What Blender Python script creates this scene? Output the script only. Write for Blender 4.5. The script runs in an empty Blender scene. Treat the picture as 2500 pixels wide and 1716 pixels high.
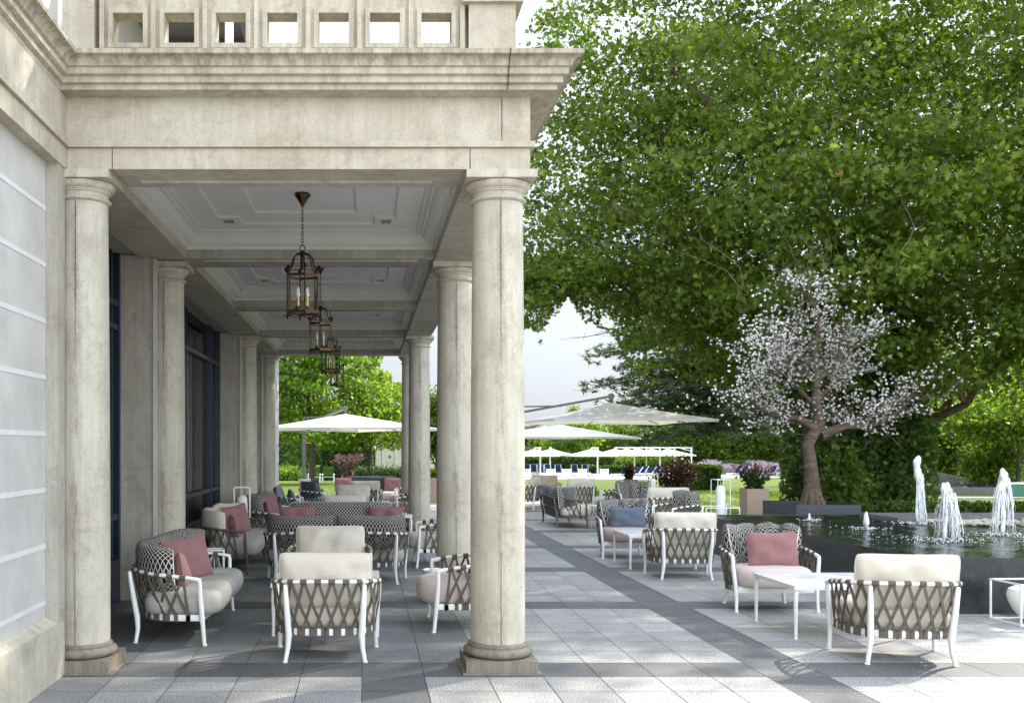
import bpy, math, random
import numpy as np
from mathutils import Vector, Matrix, Euler
R_ = math.radians
PI = math.pi
rnd = random.Random(7)
S = bpy.context.scene
C = S.collection

# ------------------------------------------------------------------ camera
VX, VY, F, EYE = 893.0, 1088.0, 2500.0, 1.65
cam_d = bpy.data.cameras.new('camera'); cam = bpy.data.objects.new('camera', cam_d); C.objects.link(cam)
cam.location = (0, 0, EYE); cam.rotation_euler = (PI/2, 0, 0)
cam_d.sensor_width = 36; cam_d.lens = 36
cam_d.shift_x = (1250-VX)/2500; cam_d.shift_y = (VY-858)/2500
cam_d.clip_start = .05; cam_d.clip_end = 6000
S.camera = cam
def at(px, y): return (px-VX)/F*y            # lateral position of a photo column at depth y
def hz(py, y): return EYE-(py-VY)/F*y        # height of a photo row at depth y

# ------------------------------------------------------------------ light
SUN_EL, SUN_DIR = R_(36), (0.79, 0.61)
sd = bpy.data.lights.new('sun', 'SUN'); sun = bpy.data.objects.new('sun', sd); C.objects.link(sun)
sd.energy = 2.15; sd.angle = R_(.53); sd.color = (1, .93, .82)
dv = Vector((SUN_DIR[0]*math.cos(SUN_EL), SUN_DIR[1]*math.cos(SUN_EL), math.sin(SUN_EL)))
sun.rotation_euler = dv.to_track_quat('Z', 'Y').to_euler(); sun.location = (30, 20, 30)
W = bpy.data.worlds.new('World'); S.world = W; W.use_nodes = True
nt = W.node_tree; bg = nt.nodes['Background']
sky = nt.nodes.new('ShaderNodeTexSky'); sky.sky_type = 'NISHITA'; sky.sun_disc = False
sky.sun_elevation = SUN_EL; sky.sun_rotation = math.atan2(SUN_DIR[0], SUN_DIR[1])
sky.air_density = 1.4; sky.dust_density = .1; sky.ozone_density = 1.0
hs = nt.nodes.new('ShaderNodeHueSaturation'); hs.inputs['Saturation'].default_value = .85      # sky made paler, and brightened overhead to fill shade without whitening the horizon
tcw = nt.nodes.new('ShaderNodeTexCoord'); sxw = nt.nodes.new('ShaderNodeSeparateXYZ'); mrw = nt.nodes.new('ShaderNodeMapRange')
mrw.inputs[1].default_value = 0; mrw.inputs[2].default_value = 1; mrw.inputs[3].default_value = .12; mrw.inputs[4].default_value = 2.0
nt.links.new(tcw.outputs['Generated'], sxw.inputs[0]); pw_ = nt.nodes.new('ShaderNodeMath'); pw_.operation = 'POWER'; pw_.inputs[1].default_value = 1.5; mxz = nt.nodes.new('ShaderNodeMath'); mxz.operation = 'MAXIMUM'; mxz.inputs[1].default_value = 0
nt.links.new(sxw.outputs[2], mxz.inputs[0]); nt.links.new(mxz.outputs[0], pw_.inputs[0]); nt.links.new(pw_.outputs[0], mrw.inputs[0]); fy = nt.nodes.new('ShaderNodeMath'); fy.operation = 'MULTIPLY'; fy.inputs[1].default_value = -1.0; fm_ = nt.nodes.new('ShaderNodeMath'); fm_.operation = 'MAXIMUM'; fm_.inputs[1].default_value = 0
fa = nt.nodes.new('ShaderNodeMath'); fa.operation = 'MULTIPLY_ADD'; fa.inputs[1].default_value = 1.3                  # brightness added to the sky behind the camera to light shaded fronts
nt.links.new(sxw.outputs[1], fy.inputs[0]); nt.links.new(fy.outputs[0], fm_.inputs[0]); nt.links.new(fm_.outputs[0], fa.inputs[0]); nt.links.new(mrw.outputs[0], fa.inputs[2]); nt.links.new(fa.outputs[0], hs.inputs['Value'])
bw = nt.nodes.new('ShaderNodeRGBToBW'); cl = nt.nodes.new('ShaderNodeMix'); cl.data_type = 'RGBA'; cl.blend_type = 'MULTIPLY'; cl.inputs[0].default_value = 1; cl.inputs[7].default_value = (.88, .955, 1.09, 1)
nt.links.new(sky.outputs[0], bw.inputs[0]); nt.links.new(bw.outputs[0], cl.inputs[6]); mc_ = nt.nodes.new('ShaderNodeMix'); mc_.data_type = 'RGBA'; mc_.inputs[0].default_value = .85
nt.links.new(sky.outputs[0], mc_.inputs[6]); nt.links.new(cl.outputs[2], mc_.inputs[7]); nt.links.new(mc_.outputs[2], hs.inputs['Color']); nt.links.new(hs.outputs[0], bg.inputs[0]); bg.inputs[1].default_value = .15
S.view_settings.view_transform = 'Standard'; S.view_settings.look = 'None'
S.view_settings.exposure = 2.2; S.view_settings.gamma = 1
S.cycles.max_bounces = 8; S.cycles.diffuse_bounces = 4; S.cycles.transparent_max_bounces = 16
S.cycles.transmission_bounces = 4; S.cycles.caustics_reflective = False; S.cycles.caustics_refractive = False
S.cycles.sample_clamp_indirect = 6

# ------------------------------------------------------------------ materials
class NT:
    def __init__(s, name):
        s.m = bpy.data.materials.new(name); s.m.use_nodes = True
        s.t = s.m.node_tree; s.b = s.t.nodes['Principled BSDF']; s.out = s.t.nodes['Material Output']
        s._c = None
    def n(s, typ, **k):
        o = s.t.nodes.new('ShaderNode'+typ)
        for a, b in k.items(): setattr(o, a, b)
        return o
    def l(s, a, b): s.t.links.new(a, b)
    def co(s, kind='Object'):
        if not s._c: s._c = s.n('TexCoord')
        return s._c.outputs[kind]
    def mapping(s, src, scale=(1, 1, 1), rot=(0, 0, 0), loc=(0, 0, 0)):
        m = s.n('Mapping'); s.l(src, m.inputs[0]); m.inputs['Scale'].default_value = scale
        m.inputs['Rotation'].default_value = rot; m.inputs['Location'].default_value = loc
        return m.outputs[0]
    def noise(s, vec, scale, detail=4, rough=.55, dist=0):
        o = s.n('TexNoise'); s.l(vec, o.inputs['Vector']); o.inputs['Scale'].default_value = scale
        o.inputs['Detail'].default_value = detail; o.inputs['Roughness'].default_value = rough
        o.inputs['Distortion'].default_value = dist
        return o.outputs['Fac']
    def ramp(s, fac, stops):
        o = s.n('ValToRGB'); s.l(fac, o.inputs[0]); e = o.color_ramp.elements
        while len(e) < len(stops): e.new(.5)
        for el, (p, c) in zip(e, stops):
            el.position = p
            el.color = (c, c, c, 1) if isinstance(c, (int, float)) else (*c, 1)
        return o.outputs[0]
    def mix(s, fac, a, b, mode='MIX'):
        o = s.n('Mix', data_type='RGBA', blend_type=mode)
        for i, v in ((0, fac), (6, a), (7, b)):
            if hasattr(v, 'links'): s.l(v, o.inputs[i])
            elif i == 0: o.inputs[0].default_value = v
            else: o.inputs[i].default_value = (*v, 1)
        return o.outputs[2]
    def math(s, op, a, b=None, c=None):
        o = s.n('Math', operation=op)
        for i, v in enumerate((a, b, c)):
            if v is None: continue
            if hasattr(v, 'links'): s.l(v, o.inputs[i])
            else: o.inputs[i].default_value = v
        return o.outputs[0]
    def base(s, c, rough=.6, spec=.5, metal=0):
        if hasattr(c, 'links'): s.l(c, s.b.inputs['Base Color'])
        else: s.b.inputs['Base Color'].default_value = (*c, 1)
        if hasattr(rough, 'links'): s.l(rough, s.b.inputs['Roughness'])
        else: s.b.inputs['Roughness'].default_value = rough
        s.b.inputs['Specular IOR Level'].default_value = spec; s.b.inputs['Metallic'].default_value = metal
        return s
    def bump(s, h, strength=.3, dist=.01):
        o = s.n('Bump'); s.l(h, o.inputs['Height']); o.inputs['Strength'].default_value = strength
        o.inputs['Distance'].default_value = dist; s.l(o.outputs[0], s.b.inputs['Normal'])
        return s

def stone(name, c, streak=.35, dirt=.5, pit=1.0, seam=False):
    k = NT(name); co = k.co()
    big = k.ramp(k.noise(co, 1.3, 6, .65), [(.3, (c[0]*.78, c[1]*.76, c[2]*.72)), (.55, c), (.8, (c[0]*1.1, c[1]*1.1, c[2]*1.08))])
    fine = k.ramp(k.noise(co, 55, 6, .7), [(.3, .72), (.6, 1.0)])
    col = k.mix(.5, big, fine, 'MULTIPLY')
    st = k.ramp(k.noise(k.mapping(co, (14, 14, .9)), 1.0, 5, .7), [(.42, (.30, .27, .22)), (.58, (1, 1, 1))])
    col = k.mix(streak, col, st, 'MULTIPLY')
    d = k.ramp(k.noise(co, 3.1, 10, .8, .6), [(.32, (.35, .32, .27)), (.50, (1, 1, 1))])
    col = k.mix(dirt, col, d, 'MULTIPLY')
    if seam:                                       # grime gathered along the casting seam
        sx = k.n('SeparateXYZ'); k.l(co, sx.inputs[0]); near = k.ramp(k.math('ABSOLUTE', sx.outputs[0]), [(0, 1), (.055, 0)])
        sp = k.ramp(k.noise(k.mapping(co, (9, 9, 1.3)), 2.2, 9, .8), [(.44, 0), (.60, 1)]); sp2 = k.ramp(k.noise(co, 60, 4, .8), [(.4, .35), (.6, 1)])
        col = k.mix(k.math('MULTIPLY', k.math('MULTIPLY', near, sp), k.math('MULTIPLY', sp2, .75)), col, (.10, .085, .06))
    v = k.n('TexVoronoi'); k.l(co, v.inputs['Vector']); v.inputs['Scale'].default_value = 26
    pn = k.noise(co, 9, 2)
    pits = k.math('LESS_THAN', v.outputs['Distance'], k.math('MULTIPLY', k.math('GREATER_THAN', pn, .53), .09*pit))
    col = k.mix(pits, col, (c[0]*.25, c[1]*.24, c[2]*.22))
    k.base(col, .85, .25); k.bump(k.noise(co, 70, 6, .7), .35, .004)
    return k.m
M = {}
M['stone'] = stone('weathered_concrete', (.575, .532, .43), .16, .42, 1.0)
M['stone_col'] = stone('column_concrete', (.55, .512, .42), .16, .45, 1.0, True)
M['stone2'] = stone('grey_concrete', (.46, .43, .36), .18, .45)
M['stone_top'] = stone('stained_concrete', (.565, .52, .415), .28, .48)
M['stone_cove'] = stone('streaked_cove_concrete', (.52, .465, .37), .5, .35)
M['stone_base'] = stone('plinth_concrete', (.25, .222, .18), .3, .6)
def plain(name, c, rough=.6, spec=.5, metal=0, var=.12, sc=6):
    k = NT(name); n = k.ramp(k.noise(k.co(), sc, 5, .6), [(.3, 1-var*2), (.7, 1.0)])
    k.base(k.mix(1.0, c, n, 'MULTIPLY'), rough, spec, metal); return k.m
M['plaster'] = plain('grey_plaster', (.57, .55, .515), .8, .2, 0, .12, 2.2)
M['plaster_line'] = plain('white_plaster', (.68, .67, .65), .8, .2, 0, .05)
M['ceiling'] = plain('ceiling_paint', (.78, .765, .74), .8, .2, 0, .03, 1.5)
M['moulding'] = plain('moulding_paint', (.74, .73, .68), .7, .25, 0, .04, 3)
M['navy'] = plain('navy_steel', (.012, .022, .045), .35, .5)
M['curtain'] = plain('curtain_cloth', (.58, .52, .42), .9, .1)
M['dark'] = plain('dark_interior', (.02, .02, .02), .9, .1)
M['tan'] = plain('speaker_tan', (.45, .30, .16), .7)
M['white_metal'] = plain('white_metal', (.80, .80, .77), .35, .5, 0, .03)
M['taupe_metal'] = plain('taupe_metal', (.13, .11, .09), .45, .4, 0, .1)
M['strap'] = plain('brown_strap', (.150, .128, .104), .75, .2, 0, .2, 90)
M['bronze'] = plain('bronze', (.11, .068, .036), .32, .5, .95, .3, 40)
M['bronze_dark'] = plain('bronze_dark', (.05, .035, .025), .4, .5, .8, .3, 40)
M['brass'] = plain('brass', (.40, .29, .13), .25, .5, 1.0)
M['bulb'] = plain('bulb_white', (.85, .83, .75), .3)
M['marble'] = None
k = NT('white_marble'); v = k.ramp(k.noise(k.mapping(k.co(), (1.2, 4, 1), (0, 0, .3)), 2.0, 7, .6, 1.2), [(.44, (.78, .78, .77)), (.5, (.58, .59, .61)), (.56, (.80, .80, .79))])
k.base(v, .25, .5); M['marble'] = k.m
M['grey_metal'] = plain('grey_metal', (.16, .155, .15), .4, .5, .3)
M['planter_tan'] = plain('tan_planter', (.36, .26, .19), .55, .4, 0, .05)
M['planter_dark'] = plain('slate_planter', (.045, .052, .06), .45, .4, 0, .1)
def canopy_mat():
    k = NT('umbrella_cloth'); c = (.72, .71, .68); k.base(c, .9, .1); tr = k.n('BsdfTranslucent'); tr.inputs[0].default_value = (.70, .68, .60, 1); mx = k.n('MixShader'); mx.inputs[0].default_value = .28
    k.l(k.b.outputs[0], mx.inputs[1]); k.l(tr.outputs[0], mx.inputs[2]); k.l(mx.outputs[0], k.out.inputs[0]); return k.m
M['canopy'] = canopy_mat()
M['lamp_white'] = plain('lamp_white', (.82, .81, .77), .5, .4, 0, .02)
M['white_paint'] = plain('white_paint', (.78, .78, .75), .5)
M['navy_cloth'] = plain('navy_cloth', (.015, .03, .09), .9, .1)
M['drum_grey'] = plain('drum_grey', (.55, .55, .52), .5)
def cloth(name, c, sc=420, var=.25):
    k = NT(name); uv = k.co('UV')
    w = k.noise(k.mapping(uv, (1, 1, 1)), sc, 2, .5)
    n = k.ramp(k.noise(k.co(), 5, 4), [(.3, .88), (.7, 1.0)])
    col = k.mix(1.0, k.mix(var, c, k.ramp(w, [(.35, (c[0]*.5, c[1]*.5, c[2]*.5)), (.65, c)])), n, 'MULTIPLY')
    k.base(col, .95, .1); k.bump(w, .25, .002)
    k.b.inputs['Sheen Weight'].default_value = .15
    return k.m
M['cream'] = cloth('cream_cloth', (.64, .585, .485))
M['pink'] = cloth('pink_cloth', (.33, .17, .165), 200, .7)
M['pink_seat'] = cloth('pink_seat_cloth', (.50, .36, .345), 300, .4)
M['blue'] = cloth('blue_cloth', (.125, .15, .19), 260, .7)
M['grey'] = cloth('grey_cloth', (.16, .155, .15), 300, .5)
M['slate'] = cloth('slate_cloth', (.055, .06, .07), 300, .4)
M['bluegrey'] = cloth('bluegrey_cloth', (.25, .28, .33), 300, .4)
def dots(name, c, dc, p=.0115):
    k = NT(name); uv = k.co('UV'); sx = k.n('SeparateXYZ'); k.l(uv, sx.inputs[0])
    a = k.math('ABSOLUTE', k.math('SUBTRACT', k.math('FRACT', k.math('DIVIDE', sx.outputs[0], p)), .5))
    b = k.math('ABSOLUTE', k.math('SUBTRACT', k.math('FRACT', k.math('DIVIDE', sx.outputs[1], p)), .5))
    m = k.math('LESS_THAN', k.math('ADD', k.math('MULTIPLY', a, a), k.math('MULTIPLY', b, b)), .085)
    k.base(k.mix(m, c, dc), .95, .1); return k.m
M['dot_grey'] = dots('dotted_knit_grey', (.46, .44, .40), (.16, .155, .14))
M['dot_pink'] = dots('dotted_knit_pink', (.60, .53, .48), (.40, .28, .26))
def diamonds(name, bgc, lc, p=.034, th=.40):
    k = NT(name); uv = k.co('UV'); sx = k.n('SeparateXYZ'); k.l(uv, sx.inputs[0])
    u, v = sx.outputs[0], k.math('MULTIPLY', sx.outputs[1], .85)
    g = []
    for op in ('ADD', 'SUBTRACT'):
        t = k.math('ABSOLUTE', k.math('SUBTRACT', k.math('FRACT', k.math('DIVIDE', k.math(op, u, v), p)), .5))
        g.append(k.math('GREATER_THAN', t, th))
    m = k.math('MAXIMUM', g[0], g[1])
    k.base(k.mix(m, bgc, lc), .95, .1); k.bump(m, .4, .003); return k.m
M['diamond'] = diamonds('black_white_lattice_cloth', (.022, .022, .024), (.56, .53, .47), .044, .425)
# granite
def granite(name, lo, hi, sc=88):
    k = NT(name); co = k.co()
    g = k.n('NewGeometry')
    sp = k.noise(co, sc, 3, .75)
    col = k.ramp(sp, [(.41, lo), (.50, hi), (.68, tuple(min(1, x*1.15) for x in hi))])
    vein = k.ramp(k.noise(k.mapping(co, (1.5, 5, 1), (0, 0, .6)), 1.2, 6, .7, .8), [(.35, .82), (.6, 1)])
    col = k.mix(.8, col, vein, 'MULTIPLY')
    rt = k.ramp(g.outputs['Random Per Island'], [(0, .76), (1, 1.0)])
    col = k.mix(1.0, col, rt, 'MULTIPLY')
    dirt = k.ramp(k.noise(co, .7, 6, .7), [(.3, .80), (.6, 1)])
    col = k.mix(1.0, col, dirt, 'MULTIPLY')
    k.base(col, .62, .3); k.bump(sp, .15, .002); return k.m
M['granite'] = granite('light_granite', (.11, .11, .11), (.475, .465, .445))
M['granite_shaded'] = granite('shaded_granite', (.075, .078, .08), (.30, .30, .295))  # light granite again, with the arcade's shade put into its colour
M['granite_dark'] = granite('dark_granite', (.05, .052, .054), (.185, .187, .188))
M['joint'] = plain('joint_sand', (.10, .10, .095), .9)
# grass, gravel, water
k = NT('lawn_grass'); co = k.co()
c1 = k.ramp(k.noise(co, .35, 5, .6), [(.3, (.095, .15, .012)), (.7, (.155, .215, .02))])
c2 = k.ramp(k.noise(k.mapping(co, (1, .35, 1)), 18, 4, .8), [(.3, .55), (.65, 1.1)])
k.base(k.mix(1.0, c1, c2, 'MULTIPLY'), .8, .15); k.bump(k.noise(co, 40, 3, .8), 1.0, .05); M['lawn'] = k.m
M['bank'] = plain('bank_gravel', (.16, .145, .12), .9, .2, 0, .45, 6)
M['gravel'] = plain('pale_gravel', (.38, .35, .30), .9, .2, 0, .3, 30)
M['pool_deck'] = plain('pool_deck_stone', (.55, .54, .5), .8, .2, 0, .1, 1)
M['soil'] = plain('soil', (.035, .025, .018), .95, .1, 0, .3, 20)
M['slab'] = plain('grey_slab', (.16, .155, .15), .5, .4, 0, .15, 5)
k = NT('black_basin'); n = k.noise(k.co(), 6, 8, .75)
k.base(k.ramp(n, [(.35, (.012, .013, .013)), (.62, (.035, .036, .034))]), .22, .5)
k.bump(k.noise(k.mapping(k.co(), (1, 1, .6)), 45, 3, .6), .25, .004); M['basin'] = k.m
k = NT('pond_water'); n1 = k.noise(k.mapping(k.co(), (1, 1.6, 1)), 5.5, 3, .55, .5); n2 = k.noise(k.co(), 26, 2, .6)
k.base((.010, .020, .014), .03, .6); k.bump(k.math('ADD', n1, k.math('MULTIPLY', n2, .35)), .55, .035); M['water'] = k.m
k = NT('foam'); t = k.n('BsdfTransparent'); mx = k.n('MixShader')
k.base((.88, .90, .92), .35, .5); k.b.inputs['Subsurface Weight'].default_value = 0
f = k.ramp(k.noise(k.mapping(k.co(), (30, 30, 4)), 1, 4, .7), [(.40, 0.0), (.56, .9)])
k.l(f, mx.inputs[0]); k.l(t.outputs[0], mx.inputs[1]); k.l(k.b.outputs[0], mx.inputs[2]); k.l(mx.outputs[0], k.out.inputs[0]); M['foam'] = k.m
k = NT('jet_core'); k.base((.90, .92, .94), .25, .5); k.b.inputs['Transmission Weight'].default_value = .15; M['jet'] = k.m
def glass(name, tint, refl):
    k = NT(name); t = k.n('BsdfTransparent'); t.inputs[0].default_value = (*tint, 1); g = k.n('BsdfGlossy'); g.inputs['Roughness'].default_value = .02
    fr = k.n('LayerWeight'); fr.inputs[0].default_value = refl; mx = k.n('MixShader')
    k.l(fr.outputs['Fresnel'], mx.inputs[0]); k.l(t.outputs[0], mx.inputs[1]); k.l(g.outputs[0], mx.inputs[2]); k.l(mx.outputs[0], k.out.inputs[0]); return k.m
M['glass'] = glass('lantern_glass', (.95, .97, .96), .10)
M['window_glass'] = glass('window_glass', (.78, .80, .78), .28)
# foliage
def leafmat(name, c0, c1, trans=.45, extra=None, rough=.45, tc=(1.5, 1.55, .55)):
    k = NT(name); g = k.n('NewGeometry')
    st = [(0, c0), (.85, c1)]
    if extra: st = [(0, c0), (.9, c1), (.9965, c1), (.997, extra)]
    col = k.ramp(g.outputs['Random Per Island'], st)
    bign = k.ramp(k.noise(k.co(), .55, 3), [(.35, .62), (.65, 1.2)])
    col = k.mix(1.0, col, bign, 'MULTIPLY')
    k.base(col, rough, .35)
    tr = k.n('BsdfTranslucent'); tc = k.mix(1.0, col, tc, 'MULTIPLY'); k.l(tc, tr.inputs[0])
    mx = k.n('MixShader'); mx.inputs[0].default_value = trans
    k.l(k.b.outputs[0], mx.inputs[1]); k.l(tr.outputs[0], mx.inputs[2]); k.l(mx.outputs[0], k.out.inputs[0]); return k.m
M['plane_leaf'] = leafmat('plane_leaves', (.055, .098, .014), (.165, .230, .034), .52, (.30, .11, .05))
M['ivy_leaf'] = leafmat('ivy_leaves', (.035, .072, .012), (.085, .145, .024), .4)
M['leaf_mid'] = leafmat('mid_green_leaves', (.055, .105, .014), (.13, .195, .026), .5)
M['leaf_dark'] = leafmat('dark_green_leaves', (.03, .07, .02), (.065, .12, .03), .4)
M['leaf_light'] = leafmat('light_green_leaves', (.10, .18, .022), (.19, .28, .045), .55)
M['pine_leaf'] = leafmat('pine_needles', (.04, .075, .03), (.09, .13, .045), .25)
M['hedge_leaf'] = leafmat('hedge_leaves', (.04, .09, .014), (.09, .16, .022), .4)
M['maroon_leaf'] = leafmat('maroon_leaves', (.022, .012, .010), (.07, .035, .024), .35)
M['plume'] = leafmat('grass_plumes', (.13, .085, .065), (.27, .19, .16), .4, tc=(1.2, 1, .9))
M['lilac'] = leafmat('lilac_flowers', (.24, .20, .26), (.42, .37, .43), .4, tc=(1, .95, 1))
M['red_flower'] = leafmat('red_flowers', (.20, .03, .04), (.36, .10, .10), .3, tc=(1, .8, .8))
M['blossom'] = leafmat('white_blossoms', (.86, .85, .80), (.93, .92, .88), .45, tc=(1, 1, 1))
def bark(name, a, b, sc=3, ring=1):
    k = NT(name); n = k.noise(k.mapping(k.co(), (2, 2, 4*ring)), sc, 7, .7, .5)
    k.base(k.ramp(n, [(.32, a), (.66, b)]), .85, .2); k.bump(n, .7, .03); return k.m
M['bark_plane'] = bark('plane_bark', (.05, .032, .016), (.20, .15, .085))
M['bark_blossom'] = bark('blossom_bark', (.045, .032, .022), (.15, .115, .085), 2.2, 2.2)
M['bark_dark'] = bark('dark_bark', (.025, .02, .015), (.085, .065, .05))

# ------------------------------------------------------------------ mesh builder
class MB:
    def __init__(s): s.v = []; s.f = []; s.mi = []; s.uv = []; s.has_uv = False
    def add(s, vs, fs, mi=0, uvs=None):
        o = len(s.v); s.v += [tuple(p) for p in vs]
        for i, f in enumerate(fs):
            s.f.append(tuple(o+j for j in f)); s.mi.append(mi)
            if uvs: s.uv.append([uvs[j] if not isinstance(uvs[0], list) else uvs[i][q] for q, j in enumerate(f)]); s.has_uv = True
            else: s.uv.append(None)
        return s
    def box(s, x0, x1, y0, y1, z0, z1, mi=0):
        return s.add([(x0, y0, z0), (x1, y0, z0), (x1, y1, z0), (x0, y1, z0), (x0, y0, z1), (x1, y0, z1), (x1, y1, z1), (x0, y1, z1)],
                     [(0, 3, 2, 1), (4, 5, 6, 7), (0, 1, 5, 4), (1, 2, 6, 5), (2, 3, 7, 6), (3, 0, 4, 7)], mi)
    def cbox(s, x, y, z, w, d, h, mi=0): return s.box(x-w/2, x+w/2, y-d/2, y+d/2, z, z+h, mi)
    def obox(s, c, ax, ay, az, mi=0):
        c = Vector(c); q = []
        for k in (-1, 1):
            for (i, j) in ((-1, -1), (1, -1), (1, 1), (-1, 1)): q.append(c+ax*i+ay*j+az*k)
        return s.add(q, [(0, 3, 2, 1), (4, 5, 6, 7), (0, 1, 5, 4), (1, 2, 6, 5), (2, 3, 7, 6), (3, 0, 4, 7)], mi)
    def bar(s, a, b, w, t, mi=0, up=(0, 0, 1)):
        a, b = Vector(a), Vector(b); d = b-a; n = d.cross(Vector(up))
        if n.length < 1e-5: n = d.cross(Vector((1, 0, 0)))
        n.normalize(); m = n.cross(d).normalized()
        return s.obox((a+b)/2, n*w/2, d/2, m*t/2, mi)
    def tube(s, pts, rad, n=8, mi=0, closed=False):
        pts = [Vector(p) for p in pts]; m = len(pts)
        if not isinstance(rad, (list, tuple)): rad = [rad]*m
        vs = []; ref = None
        for i, p in enumerate(pts):
            if closed: t = pts[(i+1) % m]-pts[i-1]
            else: t = pts[min(i+1, m-1)]-pts[max(i-1, 0)]
            if t.length < 1e-9: t = Vector((0, 0, 1))
            t.normalize()
            if ref is None: ref = Vector((0, 0, 1)) if abs(t.z) < .9 else Vector((1, 0, 0))
            a = ref-t*ref.dot(t)
            if a.length < 1e-4: a = t.orthogonal()
            a.normalize(); ref = a; b = t.cross(a)
            for j in range(n):
                an = 2*PI*j/n; vs.append(p+(a*math.cos(an)+b*math.sin(an))*rad[i])
        fs = []
        for i in range(m if closed else m-1):
            i2 = (i+1) % m
            for j in range(n): fs.append((i*n+j, i*n+(j+1) % n, i2*n+(j+1) % n, i2*n+j))
        if not closed: fs.append(tuple(range(n-1, -1, -1))); fs.append(tuple((m-1)*n+j for j in range(n)))
        return s.add(vs, fs, mi)
    def lathe(s, prof, c=(0, 0, 0), n=24, mi=0, cap=True):
        vs = []; m = len(prof)
        for r, z in prof:
            for j in range(n): a = 2*PI*j/n; vs.append((c[0]+r*math.cos(a), c[1]+r*math.sin(a), c[2]+z))
        fs = []
        for i in range(m-1):
            for j in range(n): fs.append((i*n+j, i*n+(j+1) % n, (i+1)*n+(j+1) % n, (i+1)*n+j))
        if cap: fs.append(tuple(range(n-1, -1, -1))); fs.append(tuple((m-1)*n+j for j in range(n)))
        return s.add(vs, fs, mi)
    def strip(s, rows, mi=0, close=False, uv=None):
        n = len(rows[0]); vs = [p for r in rows for p in r]; fs = []
        for i in range(len(rows)-1):
            for j in range(n if close else n-1): fs.append((i*n+j, i*n+(j+1) % n, (i+1)*n+(j+1) % n, (i+1)*n+j))
        return s.add(vs, fs, mi, uv)
    def mesh(s, name, mats, smooth=None, angle=40):
        me = bpy.data.meshes.new(name); me.from_pydata(s.v, [], s.f)
        if not isinstance(mats, (list, tuple)): mats = [mats]
        for m in mats: me.materials.append(M[m] if isinstance(m, str) else m)
        if len(mats) > 1: me.polygons.foreach_set('material_index', s.mi)
        if s.has_uv:
            l = me.uv_layers.new(name='UVMap'); dat = []
            for u, f in zip(s.uv, s.f): dat += [c for q in (u or [(0, 0)]*len(f)) for c in q]
            l.data.foreach_set('uv', dat)
        if smooth:
            me.polygons.foreach_set('use_smooth', [True]*len(me.polygons)); me.set_sharp_from_angle(angle=R_(angle))
        me.update(); return me
    def obj(s, name, mats, parent=None, smooth=None, loc=None, angle=40):
        o = bpy.data.objects.new(name, s.mesh(name, mats, smooth, angle)); C.objects.link(o)
        if parent: o.parent = parent
        if loc: o.location = loc
        return o

def thing(name, label, cat, loc=(0, 0, 0), rz=0, group=None):
    o = bpy.data.objects.new(name, None); C.objects.link(o); o.location = loc; o.rotation_euler = (0, 0, rz)
    o.empty_display_size = .1
    return tag(o, label, cat, group)
def tag(o, label=None, cat=None, group=None, kind=None):
    if label: o['label'] = label
    if cat: o['category'] = cat
    if group: o['group'] = group
    if kind: o['kind'] = kind
    return o
def use(name, me, parent, loc=(0, 0, 0), rot=(0, 0, 0)):
    o = bpy.data.objects.new(name, me); C.objects.link(o); o.parent = parent; o.location = loc; o.rotation_euler = rot
    return o
def dup(root, loc, rz, label=None, scale=None):
    r = root.copy(); C.objects.link(r); r.location = loc; r.rotation_euler = (0, 0, rz)
    if label: r['label'] = label
    if scale: r.scale = scale
    for ch in list(root.children):
        c = ch.copy(); C.objects.link(c); c.parent = r
        for g in ch.children:
            d = g.copy(); C.objects.link(d); d.parent = c
    return r

# ------------------------------------------------------------------ foliage builder
LEAF5 = np.array([(0, -.42), (.13, -.24), (.44, -.36), (.22, -.06), (.60, .12), (.17, .12), (.24, .30), (0, .66), (-.24, .30), (-.17, .12), (-.60, .12), (-.22, -.06), (-.44, -.36), (-.13, -.24)])
LEAF_D = np.array([(0, -.5), (.3, 0), (0, .5), (-.3, 0)])
LEAF_H = np.array([(0, -.5), (.28, -.25), (.3, .15), (0, .5), (-.3, .15), (-.28, -.25)])
def leaves(name, P, size, shape, mat, parent=None, up=.5, seed=1, fold=.12):
    rg = np.random.default_rng(seed); n = len(P)
    N = rg.normal(size=(n, 3)); N[:, 2] = N[:, 2]*.8+up*np.sign(rg.random(n)+.2)*1.6
    N /= np.linalg.norm(N, axis=1)[:, None]+1e-9
    A = rg.normal(size=(n, 3)); A -= N*(A*N).sum(1)[:, None]; A /= np.linalg.norm(A, axis=1)[:, None]+1e-9
    B = np.cross(N, A); s = np.asarray(size)
    if s.ndim == 0: s = np.full(n, float(s))
    s = s*rg.uniform(.65, 1.3, n)
    k = len(shape); sx = shape[:, 0]; sy = shape[:, 1]
    h = (np.abs(sx)*fold*2)
    V = P[:, None, :]+s[:, None, None]*(A[:, None, :]*sx[None, :, None]+B[:, None, :]*sy[None, :, None]+N[:, None, :]*h[None, :, None])
    me = bpy.data.meshes.new(name); me.vertices.add(n*k); me.vertices.foreach_set('co', V.astype(np.float32).ravel())
    me.loops.add(n*k); me.loops.foreach_set('vertex_index', np.arange(n*k, dtype=np.int32))
    me.polygons.add(n); me.polygons.foreach_set('loop_start', np.arange(0, n*k, k, dtype=np.int32))
    me.update(calc_edges=True); me.materials.append(M[mat])
    o = bpy.data.objects.new(name, me); C.objects.link(o)
    if parent: o.parent = parent
    return o
def in_ell(n, ells, rg, shell=.45):
    vol = np.array([e[3]*e[4]*e[5] for e in ells]); vol = vol**.8; idx = rg.choice(len(ells), n, p=vol/vol.sum())
    d = rg.normal(size=(n, 3)); d /= np.linalg.norm(d, axis=1)[:, None]
    r = rg.random(n)**shell; E = np.array(ells)[idx]
    return E[:, :3]+d*r[:, None]*E[:, 3:6]
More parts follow.
